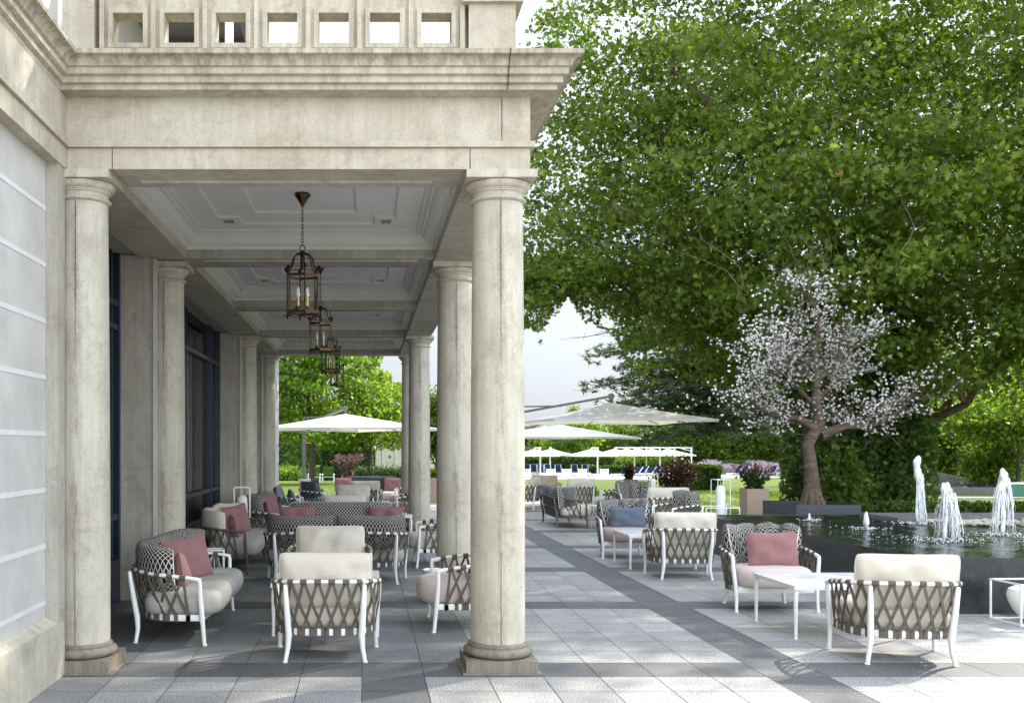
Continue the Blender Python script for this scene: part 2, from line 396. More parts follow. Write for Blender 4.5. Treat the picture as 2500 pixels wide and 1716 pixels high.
def proj(P): return VX+F*P[:, 0]/P[:, 1], VY-F*(P[:, 2]-EYE)/P[:, 1]
def in_poly(x, y, poly):
    r = np.zeros(len(x), bool); j = len(poly)-1
    for i in range(len(poly)):
        xi, yi = poly[i]; xj, yj = poly[j]
        c = ((yi > y) != (yj > y)) & (x < (xj-xi)*(y-yi)/(yj-yi+1e-9)+xi); r ^= c; j = i
    return r
def clumped(ncl, per, ells, sig, seed, flat=.5, shell=.45, keep=None):
    rg = np.random.default_rng(seed); cc = in_ell(ncl, ells, rg, shell)
    if keep is not None: cc = cc[keep(cc)]
    ss = rg.uniform(.6, 1.3, len(cc))*sig
    P = np.repeat(cc, per, 0)+rg.normal(size=(len(cc)*per, 3))*np.repeat(ss, per)[:, None]*np.array([1, 1, flat])
    if keep is not None: P = P[keep(P)]
    return cc, P
def limb(mb, a, b, r0, r1, rr, sag=0, n=6, wob=.08, sides=7):
    a, b = Vector(a), Vector(b); L = (b-a).length; pts = []; rd = []
    ph = rr.uniform(0, 6)
    for i in range(n+1):
        t = i/n; p = a.lerp(b, t)
        w = math.sin(PI*t)*L*wob
        p = p+Vector((math.sin(ph+t*5)*w, math.cos(ph*1.7+t*4)*w, sag*math.sin(PI*t)*L)); pts.append(p); rd.append(r0*(1-t)+r1*t)
    mb.tube(pts, rd, sides); return pts
def make_tree(name, label, base, h, tr, ells, ncl, per, sig, ls, shape, leaf, bk='bark_dark', seed=1, group=None, nb=14, flat=.5, shell=.45, keep=None, cat='tree'):
    rr = random.Random(seed); t = thing(name, label, cat, base, 0, group); bx, by, bz = base
    cc, P = clumped(ncl, per, ells, sig, seed, flat, shell, keep)
    mb = MB(); top = Vector((rr.uniform(-.04, .04)*h, rr.uniform(-.04, .04)*h, h*.8))
    tp = limb(mb, (0, 0, -.1), top, tr, tr*.25, rr, 0, 10, .02, 9)
    for i in range(min(nb, len(cc))):
        c = Vector(cc[i])-Vector(base); k = min(9, max(2, int(10*min(.8, max(.15, (c.z-h*.15)/h)))))
        limb(mb, tp[k], c, tr*.35, tr*.06, rr, .04, 6, .06, 6)
    mb.obj('trunk', bk, t, True)
    leaves('crown', P-np.array(base), ls, shape, leaf, t, seed=seed)
    return t
# ------------------------------------------------------------------ ground
XS = [-3.6, -3.15, -2.70, -2.25, -1.80, -1.35, -.905, -.465, -.027, .42, .87, 1.27, 1.67, 2.07, 2.47, 2.87, 3.31, 3.72, 4.13, 4.54, 4.95, 5.36, 5.77, 6.2, 6.64]
while XS[-1] < 13.5: XS.append(XS[-1]+.43)
YS = [7.795-.475]
rows = []
y = 7.32; k = 0
YROW = []
p = 3.06
for band in range(-3, 9):
    y0 = 7.32+band*p
    YROW.append((y0, y0+.475, True)); st = (p-.475)/6
    for i in range(6): YROW.append((y0+.475+i*st, y0+.475+(i+1)*st, False))
tl = MB(); jn = MB(); g = .003
for (y0, y1, dk) in YROW:
    if y1 > 33.2: continue
    for i in range(len(XS)-1):
        x0, x1 = XS[i], XS[i+1]
        if x0 > 8.8 and y0 > 9.9: continue
        if y0 > 24.5 and x0 > 7.2: continue
        if 5.5 < x0 and 10.2 < y0 < 16.0: continue
        arc = x0 > -2.3 and x1 < 1.0 and y0 > 7.6
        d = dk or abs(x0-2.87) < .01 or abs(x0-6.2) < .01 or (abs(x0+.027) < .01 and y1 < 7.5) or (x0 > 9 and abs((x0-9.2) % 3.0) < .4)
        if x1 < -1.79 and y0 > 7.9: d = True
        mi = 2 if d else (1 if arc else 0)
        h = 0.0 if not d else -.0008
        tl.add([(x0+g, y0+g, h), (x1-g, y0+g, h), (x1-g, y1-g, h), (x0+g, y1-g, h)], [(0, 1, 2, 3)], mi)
tag(tl.obj('terrace_paving', ['granite', 'granite_shaded', 'granite_dark']), 'granite terrace paving in light squares with dark grey bands', kind='structure')
j = MB(); j.add([(-3.6, -3, -.006), (13.8, -3, -.006), (13.8, 10.0, -.006), (8.9, 10.0, -.006), (8.9, 24.7, -.006), (7.25, 24.7, -.006), (7.25, 32.9, -.006), (-3.6, 32.9, -.006)], [(0, 1, 2, 3, 4, 5, 6, 7)])
tag(j.obj('paving_bed', 'joint'), 'sandy joints between the paving stones', kind='structure')
fc = MB(); fc.add([(-2.2, -26, -.010), (34, -26, -.010), (34, -3, -.010), (-2.2, -3, -.010)], [(0, 1, 2, 3)]); fc.add([(13.8, -3, -.010), (34, -3, -.010), (34, 10, -.010), (13.8, 10, -.010)], [(0, 1, 2, 3)])  # unseen paving, added to bounce sunlight onto the facade
tag(fc.obj('bounce_paving', 'granite'), 'pale forecourt continuing behind the viewer', kind='structure')
def gz(x, y):
    z = -.03
    if y > 33: z = -.03-min(1, (y-33)/62)*1.4
    return z
lw = MB(); gx = [-900, -300, -120, -60]+list(range(-40, 61, 5))+[90, 180, 400, 900]; gy = [-20, 0, 20, 26, 33, 36]+list(range(40, 100, 5))+[110, 140, 200, 400, 900, 1500]
lw.strip([[(x, yy, gz(x, yy)+(-.02 if yy < 33 else 0)) for x in gx] for yy in gy])
tag(lw.obj('lawn', 'lawn', None, True), 'sunlit green lawn falling towards the pool', kind='structure')
# garden path and pool deck
def gstrip(name, pts, w, mat, lift=.006, lab=''):
    m = MB(); rows = []
    for i, (x, yy) in enumerate(pts):
        rows.append([(x-w/2, yy, gz(x, yy)+lift), (x+w/2, yy, gz(x, yy)+lift)])
    m.strip(rows); return tag(m.obj(name, mat), lab, kind='structure')
pth = []
for i in range(9):
    yy = 27+i*2.6; px = 1850-170*(i/8)**.6-10*i
    pth.append((at(px, yy), yy))
gstrip('garden_path', pth, 1.3, 'gravel', .012, 'pale gravel path crossing the lawn')
pd = MB(); pd.box(at(1180, 100), at(1540, 100), 92, 112, -1.42, -1.385); pd.box(at(1540, 98), at(1940, 98), 97, 108, -1.42, -1.38)
tag(pd.obj('pool_deck', 'pool_deck'), 'pale stone deck beside the far loungers', kind='structure')

# ------------------------------------------------------------------ the building
B = thing('hotel_building', 'pale concrete hotel with a coffered arcade and balustraded cornice', 'building', (0, 0, 0))
YF, XR, XW, ZB = 7.41, 1.193, -2.165, 3.65
YE = 23.0
def joints_gap(mb, segs, y0, y1, z0, z1, gap=.007):
    for a, b in zip(segs[:-1], segs[1:]): mb.box(a+gap/2, b-gap/2, y0, y1, z0, z1)
# architrave
m = MB(); joints_gap(m, [XW, -1.835, .755, XR], YF, 7.93, ZB, 3.80)
m.box(.745, XR, 7.935, YE, ZB, 3.80); m.box(-2.7, XW, -8, 7.41, ZB, 3.80)
m.box(-2.42, -1.93, 7.935, YE, ZB+.01, 3.80)
m.obj('architrave', 'stone', B)
m = MB(); m.box(XW-.01, XR+.03, YF-.03, 7.9, 3.803, 3.846); m.box(.8, XR+.03, 7.9, YE, 3.803, 3.846); m.box(-2.7, XW+.025, -8, YF-.03, 3.803, 3.846)
m.obj('architrave_band', 'stone', B)
m = MB(); joints_gap(m, [XW-.05, .965+.02, XR], YF, 7.9, 3.849, 4.30, .006); m.box(.8, XR, 7.905, YE, 3.849, 4.30); m.box(-2.7, XW, -8, YF-.004, 3.849, 4.35)
m.obj('frieze', 'stone', B)
# cornice, mitred at both corners
prof = [(0, 4.168), (.163, 4.168), (.163, 4.203), (.172, 4.203), (.198, 4.209), (.198, 4.25), (.207, 4.25), (.232, 4.258), (.232, 4.302), (.255, 4.306)]
for i in range(7):
    a = i/6*PI/2; prof.append((.255+.055*(1-math.cos(a)), 4.312+.052*math.sin(a)))
prof += [(.322, 4.368), (.322, 4.400), (0, 4.41)]
rows = []
for pz, z in prof:
    pw = max(.004, pz-.163)
    rows.append([(XW+pw, -8, z), (XW+pw, YF-pz, z), (XR+pz, YF-pz, z), (XR+pz, YE+pz, z), (-2.0, YE+pz, z)])
mc = MB()
for i in range(len(rows)-1):
    mc.add(rows[i]+rows[i+1], [(k, k+1, 5+k+1, 5+k) for k in range(4)], 1 if i >= 9 else 0)
mc.obj('cornice', ['stone_top', 'stone_cove'], B)
mj = MB(); 
for (p0, z0), (p1, z1) in zip(prof[1:-2], prof[2:-1]):
    a = Vector((1.003, YF-p0-.003, z0)); b = Vector((1.003, YF-p1-.003, z1)); 
    if (b-a).length > .005: mj.bar(a, b, .014, .004, 0, (1, 0, 0))
mj.obj('cornice_joint', 'bark_dark', B)
m = MB(); m.box(-2.165, 1.19, 7.95, YE-.02, 4.0, 4.38); m.box(-8, -2.7, 7.3, 26, 4.0, 4.38); m.obj('roof_slab', 'stone', B)
# balustrade over the front
m = MB(); yb0, yb1 = 7.45, 7.60; cw = .3735; x0 = -1.914; x1 = x0+7*cw
m.box(x0, x1, yb0, yb1, 4.405, 4.572); m.box(x0, x1, yb0, yb1, 4.79, 5.05)
ow = .218
m.box(x0, x0+(cw-ow)/2, yb0, yb1, 4.572, 4.79)
for i in range(7):
    cx = x0+(i+.5)*cw; e = cx+cw-ow/2 if i < 6 else x1
    m.box(cx+ow/2, e, yb0, yb1, 4.572, 4.79)
m.obj('balustrade', 'stone_top', B)
for i in range(7):
    m = MB(); cx = x0+(i+.5)*cw; a, b, c0, c1 = cx-ow/2, cx+ow/2, 4.572, 4.79; t = .035
    for (q0, q1, q2, q3) in ((a-t, b+t, c0-t, c0), (a-t, b+t, c1, c1+t), (a-t, a, c0, c1), (b, b+t, c0, c1)): m.box(q0, q1, yb0-.018, yb0-.001, q2, q3)
    m.obj('opening_frame', 'stone_top', B)
for i in range(8): MB().box(x0+i*cw-.017, x0+i*cw+.017, yb0-.03, yb0-.001, 4.41, 5.0).obj('balustrade_rib', 'stone_top', B)
def pier(xa, xb):
    m = MB(); m.box(xa, xb, 7.40, 7.78, 4.47, 5.12); e = .035
    m.add([(xa-e, 7.365, 4.41), (xb+e, 7.365, 4.41), (xb+e, 7.81, 4.41), (xa-e, 7.81, 4.41), (xa, 7.40, 4.469), (xb, 7.40, 4.469), (xb, 7.78, 4.469), (xa, 7.78, 4.469)],
          [(0, 3, 2, 1), (4, 5, 6, 7), (0, 1, 5, 4), (1, 2, 6, 5), (2, 3, 7, 6), (3, 0, 4, 7)])
    m.box(xa-.05, xb+.05, 7.35, 7.83, 4.84 if xa > 0 else 5.12, 5.2)
    m.obj('balustrade_pier', 'stone', B)
pier(.745, 1.085); pier(-2.19, -1.965)
m = MB(); m.box(.80, .95, 7.8, YE, 4.41, 4.5); m.box(.80, .95, 7.8, YE, 4.85, 4.95)
for i in range(40): m.box(.82, .93, 7.9+i*.38, 8.05+i*.38, 4.5, 4.85)
m.obj('side_balustrade', 'stone_top', B)
# coffered ceiling
BE = [(7.41, 7.93), (11.0, 11.55), (14.85, 15.35), (18.6, 19.1), (22.4, 23.0)]
for i, (a, b) in enumerate(BE):
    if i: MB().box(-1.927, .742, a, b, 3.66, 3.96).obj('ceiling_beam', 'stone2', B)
for i, (a, b) in enumerate(BE):        # raised soffit panels under the beams
    (MB().box(-1.75, .56, a+.10, a+.125, 3.645, 3.662) if i else MB().box(-1.7, .5, a+.33, a+.36, 3.635, 3.651)).obj('beam_soffit_bead', 'stone', B)
for i in range(4):
    ya, yb = BE[i][1], BE[i+1][0]; xa, xb = -1.93, .745
    cf = MB(); pr = [(.0, 3.75), (.035, 3.755), (.035, 3.785), (.06, 3.79), (.10, 3.81), (.13, 3.845), (.14, 3.875), (.17, 3.875), (.17, 3.90), (.21, 3.905), (.21, 3.932)]
    rr_ = []
    for d, z in pr: rr_.append([(xa+d, ya+d, z), (xb-d, ya+d, z), (xb-d, yb-d, z), (xa+d, yb-d, z)])
    cf.strip(rr_, 0, True)
    root = cf.obj('coffer_moulding', 'moulding', B)
    cx, cy = (xa+xb)/2, (ya+yb)/2; W2, D2 = .89, min(1.105, (yb-ya)/2-.42); w1, d1 = .50, D2-.41
    q = MB(); z = 3.932; zt = 4.0
    q.box(xa, cx-W2, ya, yb, z, zt); q.box(cx+W2, xb, ya, yb, z, zt); q.box(cx-W2, cx+W2, ya, cy-D2, z, zt); q.box(cx-W2, cx+W2, cy+D2, yb, z, zt)
    for sx in (-1, 1):
        for sy in (-1, 1):
            u0, u1 = sorted((cx+sx*W2, cx+sx*(W2-.21))); v0, v1 = sorted((cy+sy*D2, cy+sy*(D2-.30)))
            q.box(u0, u1, v0, v1, z+.002, zt)
    z2 = 3.957
    q.box(cx-W2, cx-w1, cy-D2, cy+D2, z2, zt); q.box(cx+w1, cx+W2, cy-D2, cy+D2, z2, zt); q.box(cx-w1, cx+w1, cy-D2, cy-d1, z2, zt); q.box(cx-w1, cx+w1, cy+d1, cy+D2, z2, zt)
    q.box(cx-w1, cx+w1, cy-d1, cy+d1, 3.982, zt)
    q.obj('ceiling_panel', 'ceiling', B)
    for sx in (-1, 1):
        for sy in (-1, 1):
            s_ = MB(); s_.cbox(cx+sx*(W2-.09), cy+sy*(D2-.14), 3.926, .10, .13, .007); s_.obj('speaker_grille', 'tan', root)
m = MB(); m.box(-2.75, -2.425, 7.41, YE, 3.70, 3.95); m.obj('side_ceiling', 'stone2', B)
# columns
CR = [7.65, 11.33, 18.84, 22.62]
SH = [(.202, .178), (.2015, 1.2), (.196, 2.3), (.186, 3.445)]
CAP = [(.187, 3.446), (.2, 3.449), (.211, 3.460), (.211, 3.466), (.2, 3.476), (.188, 3.480), (.187, 3.506), (.190, 3.512), (.200, 3.516), (.200, 3.524), (.207, 3.527), (.207, 3.534)]+[(.207+.035*math.sin(a), 3.536+.05*(1-math.cos(a))) for a in (.3, .6, .9, 1.2, 1.5)]+[(.236, 3.589)]
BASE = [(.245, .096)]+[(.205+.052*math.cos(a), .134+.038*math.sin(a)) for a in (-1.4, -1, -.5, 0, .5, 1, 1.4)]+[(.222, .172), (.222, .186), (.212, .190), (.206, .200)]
def col_meshes():
    a = MB().lathe(SH, n=48).mesh('shaft', 'stone_col', True); b = MB().lathe(CAP, n=48)
    b.box(-.256, .256, -.256, .256, 3.590, 3.648); b = b.mesh('capital', 'stone_col', True, 35)
    c = MB().lathe(BASE, n=48).mesh('base_moulding', 'stone_base', True)
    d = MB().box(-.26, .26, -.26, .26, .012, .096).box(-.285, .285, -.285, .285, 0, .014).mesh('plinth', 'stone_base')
    e = MB().bar((0, -.2025, .2), (0, -.1885, 3.44), .0035, .004, 0, (0, 1, 0)).mesh('casting_seam', 'bark_dark')
    return a, b, c, d, e
cm = col_meshes()
def column(x, y):
    sh = use('column', cm[0], B, (x, y, 0)); 
    use('capital', cm[1], sh); use('base_moulding', cm[2], sh); use('plinth', cm[3], sh); use('casting_seam', cm[4], sh)
for y in CR: column(.985, y)
column(-2.115, CR[0])
for y in CR[1:]: column(-2.2, y)
# inner wall, piers, windows
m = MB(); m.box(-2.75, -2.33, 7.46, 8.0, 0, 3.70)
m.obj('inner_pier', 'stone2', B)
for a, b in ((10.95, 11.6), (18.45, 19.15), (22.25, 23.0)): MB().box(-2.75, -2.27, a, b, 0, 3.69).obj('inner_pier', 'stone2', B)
for a in (10.93, 18.43, 22.23): MB().box(-2.272, -2.235, a+.0, a+.05, 0, 3.64).obj('pier_strip', 'plaster', B)
def window(ya, yb, bars, tr):
    f = MB(); X0, X1 = -2.72, -2.64
    for i, y in enumerate(bars): w = .07 if i in (0, len(bars)-1) else .045; f.box(X0, X1+.02*(i % 2), y-w/2, y+w/2, .45, 3.69)
    for z in tr: f.box(X0, X1+.01, ya, yb, z-.03, z+.03)
    f.box(X0-.01, X1+.015, ya, yb, 0, .45)
    fr = f.obj('window', 'navy', B)
    p = MB(); p.box(-2.70, -2.695, ya, yb, .45, 3.69); p.obj('pane', 'window_glass', fr)
    c = MB(); rows = []; n = int((yb-ya)*40)
    for i in range(n+1):
        y = ya+(yb-ya)*i/n; x = -2.86+.03*math.sin(y*31)+.012*math.sin(y*77); rows.append([(x, y, .1), (x, y, 3.62)])
    c.strip(rows); return c.obj('curtain', 'curtain', None, True)
tag(window(8.0, 10.95, [8.03, 8.6, 9.2, 9.75, 10.05, 10.42, 10.66, 10.91], [.9, 2.9, 3.15]), 'beige curtain behind the navy window nearest the front column', 'curtain')
tag(window(11.6, 18.45, [11.65, 12.35, 12.6, 14.9, 15.15, 17.4, 17.65, 18.4], [.9, 3.1]), 'beige curtain behind the long middle navy window', 'curtain')
tag(window(19.15, 22.25, [19.2, 20.2, 21.2, 22.2], [.9, 3.1]), 'beige curtain behind the farthest navy window of the arcade', 'curtain')
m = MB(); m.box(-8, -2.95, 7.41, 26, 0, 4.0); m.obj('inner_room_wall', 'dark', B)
# rusticated end wall
m = MB(); zc = 0
while zc < 3.9:
    m.box(-2.9, -2.045, 23.02, 24.1, zc+.006, zc+.40); zc += .415
m.box(-2.9, -2.07, 23.01, 24.08, 0, 4.2); m.box(-2.9, -1.95, 23.0, 24.2, 3.72, 3.86); m.box(-2.9, -1.9, 23.0, 24.25, 3.86, 4.0)
m.obj('quoined_wall', 'plaster_line', B)
# left wing
m = MB(); m.box(-3, -2.26, -8, 7.225, .41, ZB); m.obj('wing_wall', 'plaster', B)
m = MB()
for i in range(-3, 6):
    z = 1.735+i*.396
    if .42 < z < 3.6: m.box(-2.262, -2.256, -8, 7.222, z-.017, z+.017)
m.obj('wall_banding', 'plaster_line', B)
m = MB(); m.box(-3, -2.175, -8, 7.40, 0, .395); m.add([(-2.175, -8, .395), (-2.175, 7.225, .395), (-2.258, 7.225, .44), (-2.258, -8, .44)], [(0, 1, 2, 3)])
m.obj('wing_base', 'stone', B)
m = MB(); m.box(-3, -2.175, 7.228, 7.40, .395, ZB); m.box(-3, -2.20, 7.40, 7.46, 0, ZB); m.obj('corner_pilaster', 'stone2', B)
m = MB(); m.box(-3, -2.22, -8, 7.38, 4.41, 9.5); m.obj('upper_wing_wall', 'plaster', B)
m = MB(); m.box(-3, -2.16, -8, 7.39, 5.9, 6.0); m.box(-3, -2.0, -8, 7.395, 9.3, 9.6); m.obj('string_course', 'stone', B)
# roof terrace loggia seen through the balustrade
m = MB(); m.box(-8, -2.5, 7.4, 24, 4.41, 7.0); m.obj('upper_wall', 'plaster', B)
m = MB(); m.box(-2.5, -1.25, 9.4, 21, 6.30, 6.42)
for i in range(10): m.box(-2.5, -1.2, 9.5+i*1.1, 9.6+i*1.1, 6.18, 6.299)
m.box(-1.33, -1.22, 9.4, 21, 6.10, 6.30); m.obj('loggia_roof', 'slab', B)
for yy in (9.6, 13.6): MB().bar((-1.28, yy, 4.41), (-1.28, yy, 6.1), .07, .07).obj('loggia_post', 'white_paint', B)

# ------------------------------------------------------------------ lanterns
def make_lantern(x, y, label):
    t = thing('hanging_lantern', label, 'lantern', (x, y, 3.98), 0, 'hexagonal bronze lanterns along the arcade ceiling')
    MB().lathe([(.06, 0), (.072, -.012), (.07, -.03), (.05, -.05), (.03, -.085), (.016, -.11), (.012, -.125)], n=20).obj('ceiling_rose', 'bronze', t, True)
    c = MB(); z = -.125; i = 0
    while z > -.455:
        r = [(math.cos(a)*.010*(1 if i % 2 else 0), math.cos(a)*.010*(0 if i % 2 else 1), z-.021+math.sin(a)*.021) for a in [q*PI/4 for q in range(8)]]
        c.tube(r, .0032, 5, 0, True); z -= .032; i += 1
    c.obj('chain', 'bronze_dark', t, True)
    c = MB(); c.tube([(math.cos(a)*.026, 0, -.505+math.sin(a)*.026) for a in [q*PI/8 for q in range(16)]], .005, 6, 0, True)
    c.lathe([(.012, -.53), (.03, -.545), (.034, -.56), (.02, -.58), (.012, -.60), (.01, -.70)], n=12)
    H = [(math.cos(PI/6+k*PI/3), math.sin(PI/6+k*PI/3)) for k in range(6)]
    for hx, hy in H:
        c.tube([(hx*.02, hy*.02, -.555), (hx*.06, hy*.06, -.562), (hx*.095, hy*.095, -.60), (hx*.11, hy*.11, -.66), (hx*.128, hy*.128, -.70), (hx*.158, hy*.158, -.712), (hx*.168, hy*.168, -.70)], [.008, .0075, .007, .007, .007, .007, .009], 6)
        c.lathe([(.002, .012), (.012, .02), (.015, .008), (.02, 0), (.008, -.012), (.005, -.03)], (hx*.165, hy*.165, -.695), 8)
    c.tube([(hx*.150, hy*.150, -.725) for hx, hy in H], .004, 5, 0, True)
    c.obj('crown', 'bronze_dark', t, True)
    c = MB()
    for zz, w in ((-.765, .014), (-1.10, .016)):
        for k in range(6):
            a, b = H[k], H[(k+1) % 6]; c.bar((a[0]*.150, a[1]*.150, zz), (b[0]*.150, b[1]*.150, zz), .014, w*1.6)
    for hx, hy in H:
        c.tube([(hx*.150, hy*.150, -1.10), (hx*.150, hy*.150, -.765), (hx*.150, hy*.150, -.715)], .0085, 7)
        c.lathe([(.006, 0), (.013, -.012), (.007, -.024), (.011, -.034), (.003, -.05)], (hx*.150, hy*.150, -1.105), 8)
    for k in range(6):
        a, b = H[k], H[(k+1) % 6]; c.tube([(a[0]*.14, a[1]*.14, -1.115), ((a[0]+b[0])*.072, (a[1]+b[1])*.072, -1.135), (b[0]*.14, b[1]*.14, -1.115)], .004, 5)
    c.bar((-.14, 0, -1.10), (.14, 0, -1.10), .02, .008); c.obj('cage', 'bronze', t, True)
    c = MB()
    for k in range(6):
        a, b = H[k], H[(k+1) % 6]; c.add([(a[0]*.145, a[1]*.145, -1.09), (b[0]*.145, b[1]*.145, -1.09), (b[0]*.145, b[1]*.145, -.775), (a[0]*.145, a[1]*.145, -.775)], [(0, 1, 2, 3)])
    c.obj('glass', 'glass', t)
    for k in range(4):
        a = PI/4+k*PI/2; px, py = .06*math.cos(a), .06*math.sin(a)
        cd = MB().lathe([(.006, -1.09), (.022, -1.065), (.026, -1.05), (.010, -1.045), (.010, -.955)], (px, py, 0), 10).obj('candle', 'brass', t, True)
        MB().lathe([(.013, -.955), (.014, -.93), (.010, -.915), (.009, -.895), (.003, -.87)], (px, py, 0), 10).obj('bulb', 'bulb', cd, True)
    return t
lb = ['nearest hanging bronze hexagonal lantern, with candle bulbs showing', 'second bronze lantern from the front, overlapping the first one', 'third bronze lantern from the front in the arcade', 'farthest bronze lantern, lowest in the picture before the garden trees']
L0 = make_lantern(-.585, 9.465, lb[0]); L0.rotation_euler = (0, 0, R_(12))
for i, y in enumerate((13.2, 16.97, 20.75)): dup(L0, (-.585, y, 3.98), R_([0, 31, 4][i]), lb[i+1])
M['grey_light'] = cloth('light_grey_cloth', (.40, .39, .36), 300, .3); M['tan_cloth'] = cloth('tan_cloth', (.46, .36, .26), 300, .3)
# ------------------------------------------------------------------ seating
def upath(W, yf, yb, R, n=10):
    a = W/2; pts = [(-a, yf-(yf+yb-R)*i/8) for i in range(9)]
    pts += [(-a+R-R*math.cos(t), -yb+R-R*math.sin(t)) for t in [PI/2*i/n for i in range(1, n+1)]]
    m = max(2, int((W-2*R)/.08)+1)
    if W > 2*R+.02: pts += [(-a+R+(W-2*R)*i/m, -yb) for i in range(1, m)]
    pts += [(a-R+R*math.sin(t), -yb+R-R*math.cos(t)) for t in [PI/2*i/n for i in range(0 if W > 2*R+.02 else 1, n+1)]]
    pts += [(a, -yb+R+(yf+yb-R)*i/8) for i in range(1, 9)]
    return pts
class Path:
    def __init__(s, pts):
        s.p = [Vector((*q, 0)) for q in pts]; s.c = [0]
        for a, b in zip(s.p[:-1], s.p[1:]): s.c.append(s.c[-1]+(b-a).length)
        s.L = s.c[-1]
    def at(s, t):
        d = max(0, min(1, t))*s.L
        for i in range(len(s.c)-1):
            if d <= s.c[i+1] or i == len(s.c)-2:
                u = (d-s.c[i])/max(1e-9, s.c[i+1]-s.c[i]); return s.p[i].lerp(s.p[i+1], u), (s.p[i+1]-s.p[i]).normalized()
def rail_z(t): return .545+.078*math.sin(PI*min(1, max(0, t)))**.75
CH = {}
def frame_meshes(W, fr):
    key = (round(W, 2), fr)
    if key in CH: return CH[key]
    fm = fr+'_metal'; R = .33 if W < 1 else .42
    top = Path(upath(W, .27, .37, R)); bot = Path(upath(W-.10, .26, .27, R-.06)); out = {}
    def tp(t): p, d = top.at(t); return Vector((p.x, p.y, rail_z(t))), d
    m = MB(); n = max(30, int(top.L/.05)); m.tube([tp(i/n)[0] for i in range(n+1)], .0155, 10); out['rail'] = m.mesh('arm_rail', fm, True)
    m = MB(); rows = []; n2 = max(30, int(bot.L/.05))
    for i in range(n2+1):
        p, d = bot.at(i/n2); nn = Vector((d.y, -d.x, 0)); rows.append([p+nn*sx+Vector((0, 0, z)) for sx, z in ((.010, .20), (.013, .225), (.010, .252), (-.010, .252), (-.010, .20))])
    m.strip(rows, 0, True); x = W/2-.05
    fp = [Vector((x*q, .26+.035*(1-q*q), 0)) for q in [-1+i/6 for i in range(13)]]
    m.strip([[p+Vector((0, dy, z)) for dy, z in ((.012, .19), (.016, .215), (.012, .245), (-.012, .245), (-.012, .19))] for p in fp], 0, True)
    for i in (3, 6, 9): m.bar((fp[i].x, -.26, .215), (fp[i].x, .26, .215), .04, .015)
    out['base'] = m.mesh('seat_frame', fm, True)
    # webbing
    m = MB(); N = max(10, round(top.L*.95/.108)); off = 1.25/N
    ts = [.035+.93*(i+.5)/N for i in range(N)]
    for t in ts:
        p, d = tp(t); q = tp(min(1, t+.02))[0]-tp(max(0, t-.02))[0]; q.normalize()
        m.tube([p-q*.026, p-q*.021, p+q*.021, p+q*.026], [.017, .0205, .0205, .017], 9)
        for s in (-1, 1):
            tb = t+s*off
            if tb < .02: tb = .03+(.02-tb)*.5
            if tb > .98: tb = .97-(tb-.98)*.5
            b, bd = bot.at(tb); nb = Vector((bd.y, -bd.x, 0)); b0 = Vector((b.x, b.y, .245))+nb*.016
            a0 = p+Vector((0, 0, -.014))+q*s*.008; no = Vector((d.y, -d.x, 0)); a0 = a0+no*(.004*s)
            mid = a0.lerp(b0, .5)+no*(.010+.003*s); mid.z = (a0.z+b0.z)/2
            for (u, v) in ((a0, mid), (mid, b0)):
                dd = (v-u); wv = d.lerp(bd, .5).normalized(); ww = wv-dd.normalized()*wv.dot(dd.normalized()); ww.normalize(); tt = ww.cross(dd.normalized())
                m.obox((u+v)/2, ww*.0112, dd*.5, tt*.0028)
            m.obox(Vector((b.x, b.y, .226)), bd*.0165, nb*.0175, Vector((0, 0, .0305)))
    out['web'] = m.mesh('strap_webbing', 'strap')
    fs = W/2
    def leg(sx, front):
        q = MB()
        if front: pts = [(sx*(fs-.025), .30, 0), (sx*(fs-.025), .295, .012), (sx*(fs-.03), .285, .13), (sx*(fs-.022), .272, .28), (sx*(fs-.006), .262, .44), (sx*fs, .262, .515), (sx*fs, .258, .537), (sx*fs, .235, .549), (sx*fs, .19, .553)]; rd = [.0175, .0165, .0185, .0225, .0195, .0180, .0172, .0162, .0155]
        else: e = fs-.13 if W < 1 else fs-.16; pts = [(sx*(e+.015), -.30, 0), (sx*(e+.013), -.298, .012), (sx*(e-.005), -.285, .11), (sx*(e-.012), -.292, .21), (sx*(e+.0), -.325, .40), (sx*(e+.010), -.352, .585), (sx*(e+.011), -.353, .60)]; rd = [.0175, .0165, .020, .0255, .0235, .0175, .012]
        q.tube(pts, rd, 10); x_, y_, _ = pts[0]; q.lathe([(.020, 0), (.022, .006), (.017, .012)], (x_, y_, 0), 12); return q.mesh('leg', fm, True)
    out['legs'] = [leg(-1, 1), leg(1, 1), leg(-1, 0), leg(1, 0)]
    out['top'] = top; CH[key] = out; return out
